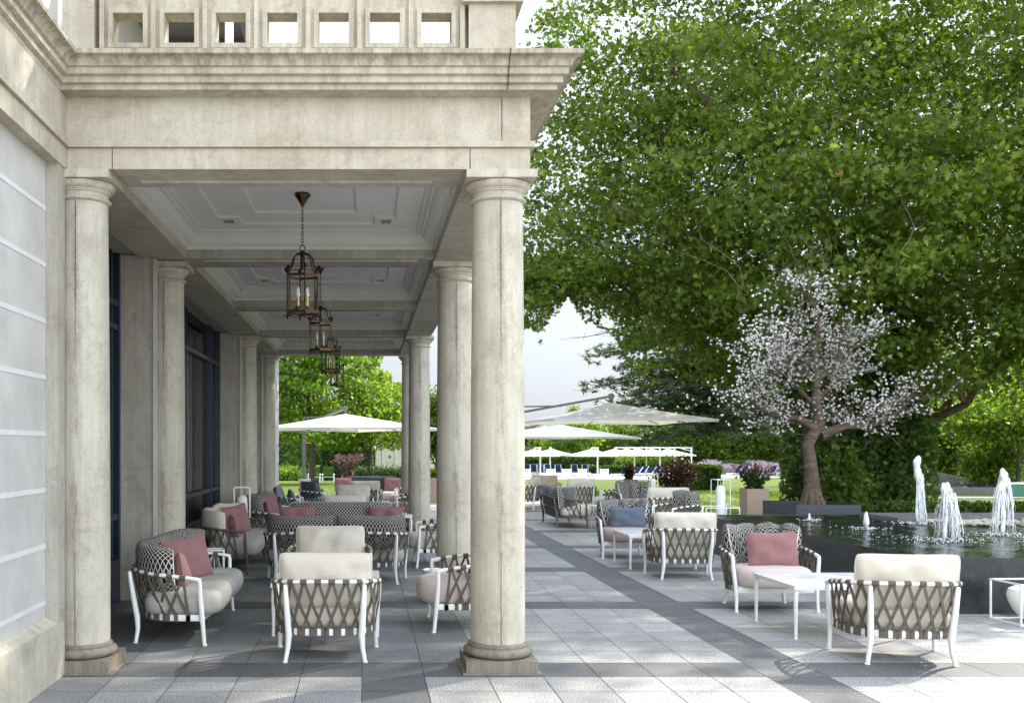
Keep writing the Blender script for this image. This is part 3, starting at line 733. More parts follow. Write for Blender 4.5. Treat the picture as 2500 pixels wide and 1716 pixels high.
def seat_mesh(W, mat, key=None):
    key = ('seat', round(W, 2), mat)
    if key in CH: return CH[key]
    m = MB(); a = W/2-.055; y0, y1 = -.235, .425; b = (y1-y0)/2; yc = (y0+y1)/2; n = 56; e = 2/(3.2 if W < 1 else 5.5)
    parts = [(0, a)] if W < 1.2 else [(-a/2, a/2-.002), (a/2, a/2-.002)]
    for cx, aa in parts:
        ol = []
        for i in range(n):
            t = 2*PI*(i+.5)/n; c, s = math.cos(t), math.sin(t)
            ol.append((cx+aa*abs(c)**e*(1 if c > 0 else -1), yc+b*abs(s)**e*(1 if s > 0 else -1)))
        nr = []
        for i in range(n):
            p, q = ol[i-1], ol[(i+1) % n]; dx, dy = q[0]-p[0], q[1]-p[1]; l = math.hypot(dx, dy); nr.append((dy/l, -dx/l))
        arc = [0]
        for i in range(n): arc.append(arc[-1]+math.hypot(ol[(i+1) % n][0]-ol[i][0], ol[(i+1) % n][1]-ol[i][1]))
        lay = [(.05, .245, 0), (.012, .256, .04), (0, .29, .08), (-.008, .34, .13), (0, .385, .18), (.018, .417, .22), (.05, .436, .26), (.09, .443, .30)]
        vs = []; uv = []
        for d, z, v in lay:
            for i in range(n): vs.append((ol[i][0]-nr[i][0]*d, ol[i][1]-nr[i][1]*d, z)); uv.append((arc[i], v))
        L = len(lay); fs = []; fu = []
        for k in range(L-1):
            for i in range(n):
                j = (i+1) % n; fs.append((k*n+i, k*n+j, (k+1)*n+j, (k+1)*n+i)); fu.append([(arc[i], lay[k][2]), (arc[i+1], lay[k][2]), (arc[i+1], lay[k+1][2]), (arc[i], lay[k+1][2])])
        prev = (L-1)*n
        for f in (.66, .33):
            o = len(vs)
            for i in range(n):
                x, y, z = vs[(L-1)*n+i]; vs.append((cx+(x-cx)*f, yc+(y-yc)*f, .443+.012*(1-f)))
            for i in range(n):
                j = (i+1) % n; q = (prev+i, prev+j, o+j, o+i); fs.append(q); fu.append([(vs[w][0], vs[w][1]) for w in q])
            prev = o
        o = len(vs); vs.append((cx, yc, .455))
        for i in range(n):
            q = (prev+i, prev+(i+1) % n, o); fs.append(q); fu.append([(vs[w][0], vs[w][1]) for w in q])
        m.add(vs, fs, 0, fu)
    # piping along the cushion's lower edge
    CH[key] = m.mesh('seat_cushion', mat, True, 70); return CH[key]
def pillow_mesh(w, h, t, mat, name='cushion', seed=1, n=14, sag=.0):
    key = ('pil', w, h, t, mat, seed, name)
    if key in CH: return CH[key]
    r = random.Random(seed); ph = [r.uniform(0, 6) for _ in range(6)]; m = MB(); pk, pk2 = (.985, .985) if name == 'back_cushion' else (.96, .95)
    for sgn in (-1, 1):
        vs = []; uv = []
        for j in range(n+1):
            for i in range(n+1):
                u = -1+2*i/n; v = -1+2*j/n; u = math.sin(u*PI/2)*.35+u*.65; v = math.sin(v*PI/2)*.35+v*.65
                x = w/2*u*(pk+(1-pk)*v*v)*(1-.05*(abs(u)*abs(v))**6); z = h/2*v*(pk2+(1-pk2)*u*u)*(1-.06*(abs(u)*abs(v))**6)-sag*(1-u*u)*(v > 0)*v*h*.12
                th = t/2*(max(0, (1-abs(u)**3.2)*(1-abs(v)**3.2)))**.5
                wr = .0075*(math.sin(7*u+ph[0]+3*v)+math.sin(5*v+ph[1]-4*u)+.8*math.sin(13*u*v+ph[2])+.6*math.sin(17*u+ph[3]+6*v*v)+.5*math.sin(19*(u+v)+ph[4])*abs(u*v))*(1-max(abs(u), abs(v))**4)
                wr += .010*math.exp(-((u-.1*math.sin(3*v))*7)**2)*(1 if sag else 0)*-1
                vs.append((x, sgn*(th+wr*(th > .01)), z)); uv.append((x, z))
        fs = []
        for j in range(n):
            for i in range(n):
                q = (j*(n+1)+i, j*(n+1)+i+1, (j+1)*(n+1)+i+1, (j+1)*(n+1)+i); fs.append(q if sgn < 0 else q[::-1])
        m.add(vs, fs, 0, uv)
    b = []                                                           # seam piping round the edge
    for k in range(4):
        for i in range(n):
            u = -1+2*i/n
            uu, vv = [(u, -1), (1, u), (-u, 1), (-1, -u)][k]
            uu = math.sin(uu*PI/2)*.35+uu*.65; vv = math.sin(vv*PI/2)*.35+vv*.65
            b.append((w/2*uu*(pk+(1-pk)*vv*vv)*(1-.05*(abs(uu)*abs(vv))**6), 0, h/2*vv*(pk2+(1-pk2)*uu*uu)*(1-.06*(abs(uu)*abs(vv))**6)-sag*(1-uu*uu)*(vv > 0)*vv*h*.12))
    m.tube(b, .006, 5, 0, True)
    CH[key] = m.mesh(name, mat, True, 80); return CH[key]
def wrap_mesh(top, t0, t1, mat, W, z0=.41, z1=.83, th=.17, seed=1):
    key = ('wrap', round(W, 2), round(t0, 3), round(t1, 3), mat, z1, seed)
    if key in CH: return CH[key]
    m = MB(); n = max(16, int((t1-t0)*top.L/.04)); k = 20; rows = []; uv = []; r = random.Random(seed); ph = r.uniform(0, 6); hh = (z1-z0)/2
    sec = [(math.copysign(abs(math.cos(a))**.75, math.cos(a)), math.copysign(abs(math.sin(a))**.6, math.sin(a))) for a in [2*PI*j/k for j in range(k)]]
    vs = []; fs = []; fu = []
    for i in range(n+1):
        q = i/n; p, d = top.at(t0+(t1-t0)*q); nn = Vector((-d.y, d.x, 0)); e = min(q, 1-q)*n
        sc = (1-(1-e/4.5)**2)**.5 if e < 4.5 else 1
        sc = max(sc, .12); hs = .90+.10*sc
        bul = 1+.06*math.sin(q*9+ph)+.04*math.sin(q*23+ph); cz = (z0+z1)/2+.012*math.sin(q*6+ph)
        for (cx, cz_) in sec:
            z = cz+cz_*hh*hs*(1-.015*math.sin(q*14+ph)); tilt = (z-z0)*.16
            tilt = (z-.62)*(.16 if z > .62 else .27); c = p+nn*(.100-tilt); c = c+nn*(-cx*th/2*sc*bul*(1-.15*cz_)); vs.append((c.x, c.y, z))
    arc = (t1-t0)*top.L
    for i in range(n):
        for j in range(k):
            j2 = (j+1) % k; fs.append((i*k+j, i*k+j2, (i+1)*k+j2, (i+1)*k+j)); v0, v1 = j/k*1.1, (j+1)/k*1.1; u0, u1 = arc*i/n, arc*(i+1)/n
            fu.append([(u0, v0), (u0, v1), (u1, v1), (u1, v0)])
    fs.append(tuple(range(k-1, -1, -1))); fu.append([(0, 0)]*k); fs.append(tuple(n*k+j for j in range(k))); fu.append([(0, 0)]*k)
    m.add(vs, fs, 0, fu); CH[key] = m.mesh('back_cushion', mat, True, 80); return CH[key]
def chair(kind, label, x, y, deg, W=.84, fr='white', seat='cream', back='cream', style='pillow', group=None, bw=.72, seed=1, bz=.615, bh=.46):
    t = thing(kind, label, 'sofa' if W > 1.2 else 'armchair', (x, y, 0), R_(deg), group)
    f = frame_meshes(W, fr); use('arm_rail', f['rail'], t); use('seat_frame', f['base'], t); use('strap_webbing', f['web'], t)
    for l in f['legs']: use('leg', l, t)
    use('seat_cushion', seat_mesh(W, seat), t)
    if style == 'pillow': use('back_cushion', pillow_mesh(bw, bh, .19, back, 'back_cushion', seed, 20, .12), t, (0, -.20, bz-.01), (R_(9), 0, 0))
    elif style == 'flat': use('back_cushion', pillow_mesh(W-.3, .44, .2, back, 'back_cushion', seed, 20), t, (0, -.22, .62), (R_(9), 0, 0))
    else:
        z1 = .82 if W > 1 else .84
        if W > 1: segs = [(.09, .498), (.502, .91)]
        else: segs = [(.17, .33), (.335, .498), (.502, .80)]
        for i, (a, b) in enumerate(segs): use('back_cushion', wrap_mesh(f['top'], a, b, back, W, .41, z1, .17, seed+i), t)
    return t
GA = 'white framed armchairs laced with brown straps'; GS = 'strap-laced sofas under the arcade'
def pil(label, ch, l, yaw, tilt, w=.44, h=.34, mat='pink', seed=3, roll=0):
    mw = Matrix.Translation(ch.location) @ Matrix.Rotation(ch.rotation_euler[2], 4, 'Z')
    o = bpy.data.objects.new('throw_pillow', pillow_mesh(w, h, .13, mat, 'throw_pillow', seed, 14, .3)); C.objects.link(o)
    o.matrix_world = mw @ Matrix.Translation(l) @ Matrix.Rotation(R_(yaw), 4, 'Z') @ Matrix.Rotation(R_(tilt), 4, 'X') @ Matrix.Rotation(R_(roll), 4, 'Y')
    return tag(o, label, 'pillow')
TB = {}
def table(label, x, y, s=.93, h=.455, deg=0):
    t = thing('coffee_table', label, 'table', (x, y, 0), R_(deg), 'low white tables among the seats'); k = (s, h)
    if k not in TB:
        a = s/2; tm = MB().box(-a+.02, a-.02, -a+.02, a-.02, h-.008, h+.002).mesh('marble_top', 'marble')
        fm = MB()
        for (x0, x1, y0, y1) in ((-a, a, -a, -a+.022), (-a, a, a-.022, a), (-a, -a+.022, -a+.022, a-.022), (a-.022, a, -a+.022, a-.022)): fm.box(x0, x1, y0, y1, h-.035, h)
        fm.box(-a+.022, a-.022, -a+.022, a-.022, h-.03, h-.010)
        fm = fm.mesh('top_frame', 'white_metal'); lg = []
        for sx in (-1, 1):
            for sy in (-1, 1):
                q = MB(); X, Y = sx*(a-.022), sy*(a-.022); q.tube([(X, Y, 0), (X, Y, .012), (X, Y, h-.12), (X-sx*.004, Y-sy*.004, h-.06), (X-sx*.03, Y-sy*.03, h-.03)], [.012, .013, .019, .021, .02], 10); q.lathe([(.016, 0), (.016, .008), (.012, .01)], (X, Y, 0), 10); lg.append(q.mesh('leg', 'white_metal', True))
        TB[k] = (tm, fm, lg)
    tm, fm, lg = TB[k]; use('marble_top', tm, t); use('top_frame', fm, t)
    for q in lg: use('leg', q, t)
    return t
# under the arcade
chair('armchair', 'nearest cream armchair under the arcade, its strapped back to the viewer', -.31, 8.11, 0, seat='cream', back='cream', group=GA, seed=2)
table('low white table in front of the nearest arcade armchair', -.35, 9.35, .95)
chair('armchair', 'cream armchair facing the viewer behind the nearest arcade table', -.37, 10.5, 180, seat='cream', back='cream', group=GA, seed=5, bz=.60)
s1 = chair('sofa', 'white sofa with black lattice cushions nearest the front left column', -1.63, 9.37, -90, 1.86, 'white', 'dot_grey', 'diamond', 'wrap', GS, seed=1)
pil('large pink pillow leaning on the nearest lattice sofa', s1, (-.02, -.0, .62), -38, 14, .52, .42, 'pink', 4, 6)
pil('small pink pillow tucked in the near corner of the nearest lattice sofa', s1, (.42, .02, .55), 14, 10, .36, .34, 'pink', 6, -12)
s2 = chair('sofa', 'white sofa with black lattice cushions seen from behind in the middle of the arcade', -.36, 12.52, 0, 1.76, 'white', 'dot_grey', 'diamond', 'wrap', GS, seed=3)
s3 = chair('sofa', 'taupe framed sofa with cream cushions by the long window', -1.80, 14.13, -90, 2.18, 'taupe', 'grey_light', 'cream', 'wrap', GS, seed=5)
pil('large pink pillow on the taupe framed cream sofa', s3, (-.1, 0, .63), -35, 14, .52, .42, 'pink', 5, 6)
pil('small pink pillow in the near corner of the taupe framed cream sofa', s3, (.50, .05, .56), 14, 12, .42, .36, 'pink', 7)
s4 = chair('sofa', 'white sofa with lattice cushions by the wall beyond the tall white lamp', -1.66, 17.45, -90, 2.1, 'white', 'dot_grey', 'diamond', 'wrap', GS, seed=7)
pil('pink pillow on the lattice sofa beyond the tall arcade lamp', s4, (.35, .02, .64), -34, 12, .55, .42, 'pink', 8, 8)
pil('dusky pink pillow pressed into the near arm of the sofa beyond the arcade lamp', s4, (.68, .05, .56), 12, 10, .4, .36, 'pink', 9)
s5 = chair('sofa', 'wide lattice cushioned sofa facing the viewer in the middle of the arcade', -.36, 14.65, 180, 1.80, 'white', 'dot_grey', 'diamond', 'flat', GS, seed=9)
pil('pink pillow at the left end of the sofa facing the viewer', s5, (.62, -.02, .60), 8, 12, .52, .38, 'pink', 10)
pil('pink pillow at the right end of the sofa facing the viewer', s5, (-.64, -.02, .60), -8, 12, .50, .38, 'pink', 11)
table('low white table between the two middle lattice sofas', -.37, 13.55, .7)
chair('armchair', 'cream armchair back to the viewer behind the wide lattice sofa', -.36, 17.2, 0, group=GA, seed=6)
table('low white table between two far cream armchairs in the arcade', .1, 19.45, .95)
chair('armchair', 'cream armchair facing the viewer near the arcade end', -.27, 21.2, 180, group=GA, seed=8)
chair('armchair', 'strapped armchair back to the viewer just past the arcade end', -.02, 24.3, 0, group=GA, seed=9)
s6 = chair('sofa', 'dark grey sofa facing the viewer beyond the arcade with a tan planter behind', .12, 27.2, 180, 1.8, 'white', 'cream', 'slate', 'flat', None, seed=3)
pil('pink pillow at the right end of the dark grey sofa', s6, (-.6, 0, .62), -8, 12, .46, .38, 'pink', 12)
pil('pink pillow at the left end of the dark grey sofa', s6, (.72, 0, .62), 8, 12, .46, .38, 'pink', 13)
s7 = chair('sofa', 'white sofa with charcoal cushions at the arcade end before the lawn', -1.2, 24.5, -90, 1.7, 'white', 'bluegrey', 'slate', 'wrap', None, seed=4)
pil('navy blue pillow on the charcoal sofa before the lawn', s7, (.3, .05, .58), -10, 20, .5, .38, 'slate', 14)
pil('pale pillow on the back of the charcoal sofa before the lawn', s7, (.45, -.22, .72), -40, 12, .42, .34, 'cream', 19)
c7 = chair('armchair', 'white armchair with blue grey cushion by the arcade end column', -1.6, 21.3, -90, 1.0, 'white', 'bluegrey', 'bluegrey', 'pillow', GA, .75, 4)
pil('slate blue pillow on the blue grey armchair', c7, (-.1, .05, .58), 5, 16, .5, .36, 'blue', 15)
chair('armchair', 'white armchair with cream seat facing left between the second and third columns', .99, 14.27, 90, .84, 'white', 'cream', 'diamond', 'pillow', GA, .7, 3)
c9 = chair('armchair', 'white armchair with a pink seat half hidden by the front column', .90, 9.46, 90, .88, 'white', 'dot_pink', 'diamond', 'pillow', GA, .74, 4)
chair('armchair', 'pink seated armchair facing left just behind the third right column', .92, 22.0, 90, .84, 'white', 'pink_seat', 'diamond', 'pillow', GA, .7, 3)
chair('armchair', 'pink seated armchair facing left past the last right column', 1.0, 25.6, 90, .84, 'white', 'pink_seat', 'pink', 'pillow', GA, .7, 5)
table('small white table beside the third right column', .55, 17.75, .5)
t = thing('drum_table', 'small round white and grey drum table by the second column', 'side table', (.75, 10.86, 0))
MB().lathe([(.140, 0), (.146, .01), (.146, .315)], n=32).obj('drum_body', 'drum_grey', t, True); MB().lathe([(.150, .316), (.152, .34), (.142, .342), (.138, .330)], n=32).obj('tray_top', 'white_metal', t, True)
# terrace right
r1 = chair('sofa', 'taupe framed terrace sofa with grey cushions seen from behind at left', 4.13, 21.35, -90, 1.95, 'taupe', 'cream', 'grey', 'wrap', None, seed=6)
pil('pink pillow on the taupe terrace sofa', r1, (.45, .05, .60), -10, 14, .52, .40, 'pink', 16)
pil('lattice patterned pillow on the near end of the taupe terrace sofa', r1, (.78, -.08, .62), -62, 8, .48, .46, 'diamond', 17)
r2 = chair('armchair', 'lattice cushioned terrace armchair with a blue pillow facing the viewer', 3.87, 15.3, 180, .84, 'white', 'pink_seat', 'diamond', 'wrap', GA, seed=2)
pil('slate blue pillow on the lattice terrace armchair', r2, (-.02, .10, .585), 3, 12, .54, .34, 'blue', 18)
table('low white marble topped table before the armchair with the blue pillow', 3.98, 14.15, .92)
chair('armchair', 'cream terrace armchair back to the viewer in the middle of the right row', 3.98, 12.92, -4, seat='cream', back='cream', group=GA, seed=4, bw=.76)
r5 = chair('armchair', 'lattice cushioned terrace armchair with a rosy pink pillow beside the pond', 4.08, 10.45, 180, .86, 'white', 'dot_pink', 'diamond', 'wrap', GA, seed=5)
pil('rosy pink pillow on the lattice armchair beside the pond', r5, (-.03, .10, .605), 2, 11, .52, .37, 'pink', 21)
table('nearest low white marble topped table on the terrace', 4.12, 9.2, .93)
chair('armchair', 'nearest cream terrace armchair, strapped back to the viewer at lower right', 4.14, 8.0, -7, .86, seat='cream', back='cream', group=GA, seed=11, bw=.76)
chair('armchair', 'cream armchair by the front column on the far terrace', 4.25, 27, 60, group=GA, seed=12)
chair('armchair', 'tan cushioned far terrace armchair facing the viewer', 5.0, 28.4, 180, back='tan_cloth', group=GA, seed=13)
chair('armchair', 'cream far terrace armchair back to the viewer beside the tan one', 5.42, 26.0, 0, group=GA, seed=14)
chair('armchair', 'cream far terrace armchair turned left before the lawn', 5.85, 24.3, 80, group=GA, seed=15)
chair('armchair', 'far terrace armchair with dark lattice cushions facing the viewer', 6.15, 23.4, 190, .9, back='diamond', seat='pink_seat', style='wrap', group=GA, seed=8)
table('low white table beyond the blue pillow armchair', 5.0, 20.3, .93)
table('small square white table among the far terrace chairs', 6.0, 21.9, .45, .43)
chair('armchair', 'cream strapped armchair back to the viewer left of the white lamps', 5.98, 20.45, 0, .90, group=GA, seed=16, bw=.82)
chair('armchair', 'pink seated armchair with lattice cushions facing left beyond the pond corner', 5.55, 18.3, 97, .86, seat='pink_seat', back='diamond', style='wrap', group=GA, seed=17)
# wire framed lanterns
def wire_box(t, w, h, r=.008):
    m = MB(); a = w/2
    for sx in (-1, 1):
        for sy in (-1, 1): m.bar((sx*a, sy*a, 0), (sx*a, sy*a, h), 2*r, 2*r, 0, (0, 1, 0))
    for z in (r, h-r):
        m.bar((-a+r, -a, z), (a-r, -a, z), 2*r, 2*r); m.bar((-a+r, a, z), (a-r, a, z), 2*r, 2*r); m.bar((-a, -a+r, z), (-a, a-r, z), 2*r, 2*r); m.bar((a, -a+r, z), (a, a-r, z), 2*r, 2*r)
    m.obj('wire_frame', 'white_metal', t)
def tall_lamp(label, x, y, h=1.02, w=.24, dz=0, deg=10):
    t = thing('floor_lamp', label, 'lamp', (x, y, dz), R_(deg), 'tall white lamps in wire frames'); wire_box(t, w, h, .006)
    r = w*.36; MB().lathe([(.02, .06), (r*.7, .07), (r*.95, .12), (r, .3), (r, h-.3), (r*.9, h-.17), (r*.6, h-.13), (.02, h-.12)], n=24).obj('lamp_shade', 'lamp_white', t, True)
    m = MB(); m.tube([(0, 0, h-.13), (0, 0, h-.02)], .004, 6); m.bar((-w/2, 0, h-.008), (w/2, 0, h-.008), .01, .01); m.obj('hook', 'white_metal', t)
tall_lamp('tall white lamp in a wire frame against the arcade wall', -1.90, 15.72)
tall_lamp('tall white lamp in a wire frame behind the pond corner', 6.93, 20.0, 1.0, .26)
tall_lamp('far white lamp in a wire frame behind the dark lattice armchair', 7.55, 27, .90, .22)
def low_lantern(label, x, y, w, h, deg=0, egg=True):
    t = thing('cube_lantern', label, 'lantern', (x, y, 0), R_(deg)); wire_box(t, w, h, .0075)
    if egg: r = w*.40; MB().lathe([(.02, .05), (r*.45, .06), (r*.72, .12), (r*.95, .20), (r, .26), (r*.9, .31), (r*.6, .335), (.05, .34)], n=28).obj('lamp_shade', 'lamp_white', t, True)
    else:
        m = MB()
        for k in range(8):
            a = k*PI/4; m.tube([(.0, 0, .06), (math.cos(a)*w*.35, math.sin(a)*w*.35, .2), (math.cos(a)*w*.38, math.sin(a)*w*.38, h*.6), (math.cos(a)*w*.2, math.sin(a)*w*.2, h-.1), (0, 0, h-.06)], .004, 5)
        m.obj('wire_cage', 'white_metal', t, True)
low_lantern('white wire cube lantern with a rounded shade by the pond wall at right edge', 6.20, 9.60, .42, .385, 3)
low_lantern('wide white cube lantern at the far pond corner', 6.30, 18.4, .60, .56, 2)
low_lantern('small open wire lantern behind the nearest lattice sofa', -1.62, 10.95, .20, .55, 10, False)
# ------------------------------------------------------------------ pond
PX0, PX1, PY0, PY1, PH = 5.47, 13.2, 10.06, 16.4, .55
PXF = 5.30                                                            # far left corner
t = thing('fountain_basin', 'raised black stone fountain basin brimming with dark water', 'fountain basin', (0, 0, 0))
m = MB(); w = .05
o_ = [(PX0, PY0), (PX1, PY0), (PX1, PY1), (PXF, PY1)]; i_ = [(PX0+w, PY0+w), (PX1-w, PY0+w), (PX1-w, PY1-w), (PXF+w, PY1-w)]
vs = [(*p, 0) for p in o_]+[(*p, PH) for p in o_]+[(*p, PH) for p in i_]+[(*p, .2) for p in i_]
fs = []
for k in range(4):
    j = (k+1) % 4; fs += [(k, j, 4+j, 4+k), (4+k, 4+j, 8+j, 8+k), (8+k, 8+j, 12+j, 12+k)]
m.add(vs, fs); m.obj('basin_wall', 'basin', t)
m = MB(); m.add([(*p, .21) for p in i_], [(0, 1, 2, 3)]); m.obj('basin_floor', 'dark', t)
m = MB(); nx, ny = 150, 120
def wave(x, y):
    z = .004*math.sin(x*9+y*3)+.003*math.sin(y*13-x*5)+.003*math.sin(x*4.3+y*17)
    for jx, jy, js in JET: 
        r = math.hypot(x-jx, y-jy); z += .010*js*math.sin(r*26)*math.exp(-r*1.7)
    return z
# jets: (photo column, depth, height, strength, spread)
JD = [(2240, 14.4, .88, 1, .10), (2308, 11.87, .60, 1.2, .19), (2449, 12.6, .75, 1, .14), (2115, 13.5, .23, .6, .05), (1976, 15.0, .11, .4, .03)]
JET = [(at(px, y), y, s) for px, y, h, s, sp in JD]
rows = []
for jy in range(ny+1):
    y = PY0+w+(PY1-PY0-2*w)*jy/ny; f = (y-PY0)/(PY1-PY0); xa = PX0+w+(PXF-PX0)*f; rows.append([(xa+(PX1-w-xa)*i/nx, y, PH-.006+wave(xa+(PX1-w-xa)*i/nx, y)*.8) for i in range(nx+1)])
m.strip(rows); tag(m.obj('water', 'water', None, True, angle=180), 'dark rippled water of the fountain basin', kind='structure')
def jet(label, px, y, h, s, sp, seed):
    r = random.Random(seed); t = thing('water_jet', label, 'water jet', (at(px, y), y, PH), 0, 'frothy jets rising from the basin')
    MB().lathe([(.03, -.03), (.035, .015), (.02, .03), (.012, .03)], n=14).obj('nozzle', 'bronze', t, True)
    m = MB(); n = 22
    if h > .5:
        pts = []; rd = []
        for i in range(n+1):
            q = i/n; pts.append((.010*math.sin(q*9+seed)+.0*q, 0, .03+q*h)); rd.append(.020+.004*math.sin(q*31+seed)+(.030*max(0, (q-.62)/.38)**.8 if q < .97 else .018))
        m.tube(pts, rd, 14); ncl = 26
        for i in range(ncl):
            a = r.uniform(0, 2*PI); q = r.uniform(.72, 1.0); rr_ = .028*r.random(); s0 = r.uniform(.015, .032)
            m.lathe([(s0*math.sin(b), -s0*1.9*math.cos(b)) for b in (.15, .6, 1.2, 1.8, 2.4, 2.95)], (math.cos(a)*rr_, math.sin(a)*rr_, .03+q*h), 8)
    else:
        pr = [(.018, .02), (.030, .08*h/.29), (h*.17, .35*h), (h*.15, .55*h), (h*.09, .8*h), (.012, h)]; m.lathe(pr, n=14)
        for i in range(14):
            a = r.uniform(0, 2*PI); s0 = h*.07*r.uniform(.6, 1.3); z = r.uniform(.15, .8)*h; rr_ = h*.13*(1-z/h)+.005
            m.lathe([(s0*math.sin(b), -s0*1.8*math.cos(b)) for b in (.15, .6, 1.2, 1.8, 2.4, 2.95)], (math.cos(a)*rr_, math.sin(a)*rr_, z), 8)
    m.obj('jet_column', 'jet', t, True, angle=180)
    if h > .5:
        m = MB(); lobes = [(r.uniform(0, 2*PI), r.uniform(.5, 1.2), r.uniform(.7, 1.0)) for _ in range(5)]
        for i in range(64):                                           # falling strands gathered in a few lobes
            a, rc, top = lobes[i % 5]; a += r.gauss(0, .45); reach = sp*rc*r.uniform(.5, 1.1); st = top*r.uniform(.86, 1.0); drop = r.choice([.35, .5, .7, 1, 1, 1]); pts = []; rd = []
            wd = r.uniform(.010, .019)
            for q in range(11):
                u = q/10; rad = .012+reach*(1-(1-u*drop)**2.0); z = h*(st+.07*math.sin(min(PI, u*drop*PI*1.6)))-h*st*(u*drop)**1.35
                wob = .010*math.sin(u*9+i)+.005*math.sin(u*31+i*2); pts.append((math.cos(a)*(rad+wob), math.sin(a)*(rad+wob), z+.02)); rd.append(wd*(1-.75*u)*(.75+.25*math.sin(q*2.3+i)))
            m.tube(pts, rd, 6)
        for i in range(int(150*s)):
            lo = lobes[r.randrange(5)]; a = lo[0]+r.gauss(0, .6); z = r.uniform(.02, .85)*h; rad = .02+sp*(1.1-z/h)*r.uniform(.3, 1.2); s0 = r.uniform(.0015, .0045)
            m.lathe([(.0005, -s0*3.0), (s0, 0), (.0005, s0*2)], (math.cos(a)*rad, math.sin(a)*rad, z), 5)
        m.obj('falling_water', 'foam', t, True, angle=180)
    m = MB()                                                          # splash ring on the surface
    for i in range(int(170*s+10)):
        a = r.uniform(0, 2*PI); rad = abs(r.gauss(0, sp*1.1+.05))+.02; s0 = r.uniform(.004, .012); z = r.uniform(0, .03)
        m.lathe([(.001, -.006), (s0, 0), (s0*.5, s0*.5), (.001, s0*.6)], (math.cos(a)*rad*1.25, math.sin(a)*rad, z), 6)
    m.obj('splash', 'jet', t, True, angle=180)
jl = ['tallest frothy water jet, leftmost of the three high ones', 'broad middle water jet spreading nearest the basin front', 'high water jet at the right edge of the photo', 'short white bubbling jet left of the high jets', 'tiny bubbling jet at the far left of the basin']
for i, a in enumerate(JD): jet(jl[i], *a, i+3)
# slabs and pebbles behind the basin
t = thing('stone_slab', 'flat grey stone slab at the far right of the basin', 'slab', (0, 0, 0)); m = MB(); m.box(at(2160, 15.4), 12.9, 15.0, 16.2, PH-.02, PH+.045); m.obj('slab_top', 'slab', t)
pb = MB(); r = random.Random(5)
for i in range(420):
    x, y = r.uniform(at(2330, 14), 13.3), r.uniform(14.0, 14.9); s0 = r.uniform(.03, .07); pb.lathe([(.002, -s0*.5), (s0*.8, -s0*.3), (s0, 0), (s0*.7, s0*.35), (.002, s0*.5)], (x, y, PH+.01+r.uniform(0, .03)), 7)
tag(pb.obj('pebbles', 'stone2', None, True), 'grey pebbles beside the slab behind the jets', kind='stuff')

# ------------------------------------------------------------------ planters and plants
def planter(label, x, y, w, h, mat='planter_tan', deg=0, z=0, d=None):
    t = thing('planter', label, 'planter', (x, y, z), R_(deg)); a = w/2; b = (d or w)/2; e = .03
    m = MB(); o = [(-a, -b), (a, -b), (a, b), (-a, b)]; q = [(-a+e, -b+e), (a-e, -b+e), (a-e, b-e), (-a+e, b-e)]
    vs = [(*p, 0) for p in o]+[(*p, h) for p in o]+[(*p, h) for p in q]+[(*p, h-.1) for p in q]; fs = []
    for k in range(4): j = (k+1) % 4; fs += [(k, j, 4+j, 4+k), (4+k, 4+j, 8+j, 8+k), (8+k, 8+j, 12+j, 12+k)]
    m.add(vs, fs).obj('planter_box', mat, t); MB().add([(*p, h-.08) for p in q], [(0, 1, 2, 3)]).obj('soil', 'soil', t)
def stalks(name, label, x, y, z, n, h, spread, leaf, seed, head=None, headn=0, hs=.05, leafn=8, ls=.09, plume=False, cat='plant'):
    r = random.Random(seed); rg = np.random.default_rng(seed); t = thing(name, label, cat, (x, y, z)); m = MB(); LP = []; HP = []
    for i in range(n):
        a = r.uniform(0, 2*PI); s = spread*r.random()**.6; hh = h*r.uniform(.65, 1.08); b = (math.cos(a)*s*.25, math.sin(a)*s*.25, 0); pts = []
        for q in range(7):
            u = q/6; rad = .25*s+s*.85*u**1.6; zz = hh*(u-(.28*u**3 if plume else 0)); pts.append(Vector((math.cos(a)*rad, math.sin(a)*rad, zz)))
        m.tube(pts, [.006*(1-.6*q/6) for q in range(7)], 4)
        for k in range(leafn):
            u = r.uniform(.1, .85); p = pts[int(u*6)].lerp(pts[min(6, int(u*6)+1)], u*6 % 1); LP.append([p.x+r.gauss(0, .04), p.y+r.gauss(0, .04), p.z+r.gauss(0, .03)])
        if head:
            if plume:
                for k in range(headn): u = .72+.28*k/headn; p = pts[int(min(5.99, u*6))].lerp(pts[6], max(0, (u*6 % 1)) if u < .999 else 1); HP.append([p.x+r.gauss(0, .012), p.y+r.gauss(0, .012), p.z+r.gauss(0, .012)])
            else:
                for k in range(headn): p = pts[6]; HP.append([p.x+r.gauss(0, .02), p.y+r.gauss(0, .02), p.z+r.gauss(0, .014)])
    m.obj('stems', 'leaf_dark' if not plume else 'plume', t)
    if LP: leaves('foliage', np.array(LP), ls, LEAF_D, leaf, t, seed=seed)
    if HP: leaves('flower_heads', np.array(HP), hs, LEAF_H, head, t, seed=seed+1)
planter('tall tan planter with dark pink coneflowers beyond the pond', at(1841, 22), 22, .46, .735)
stalks('coneflowers', 'dark pink coneflowers over white blooms in the tall tan planter', at(1841, 22), 22, .66, 60, .55, .42, 'leaf_dark', 3, 'red_flower', 9, .035, 14, .08)
planter('tan planter with arching grass plumes on the lawn, seen through the arcade', at(848, 36), 36, .42, .62, z=-.05)
stalks('fountain_grass', 'reddish grass with arching plumes in the planter seen through the arcade', at(848, 36), 36, .5, 110, 1.15, .62, 'plume', 4, 'plume', 22, .045, 5, .10, True)
planter('narrow tan planter between the second and third right columns', at(1066, 29.8), 29.8, .42, .72)
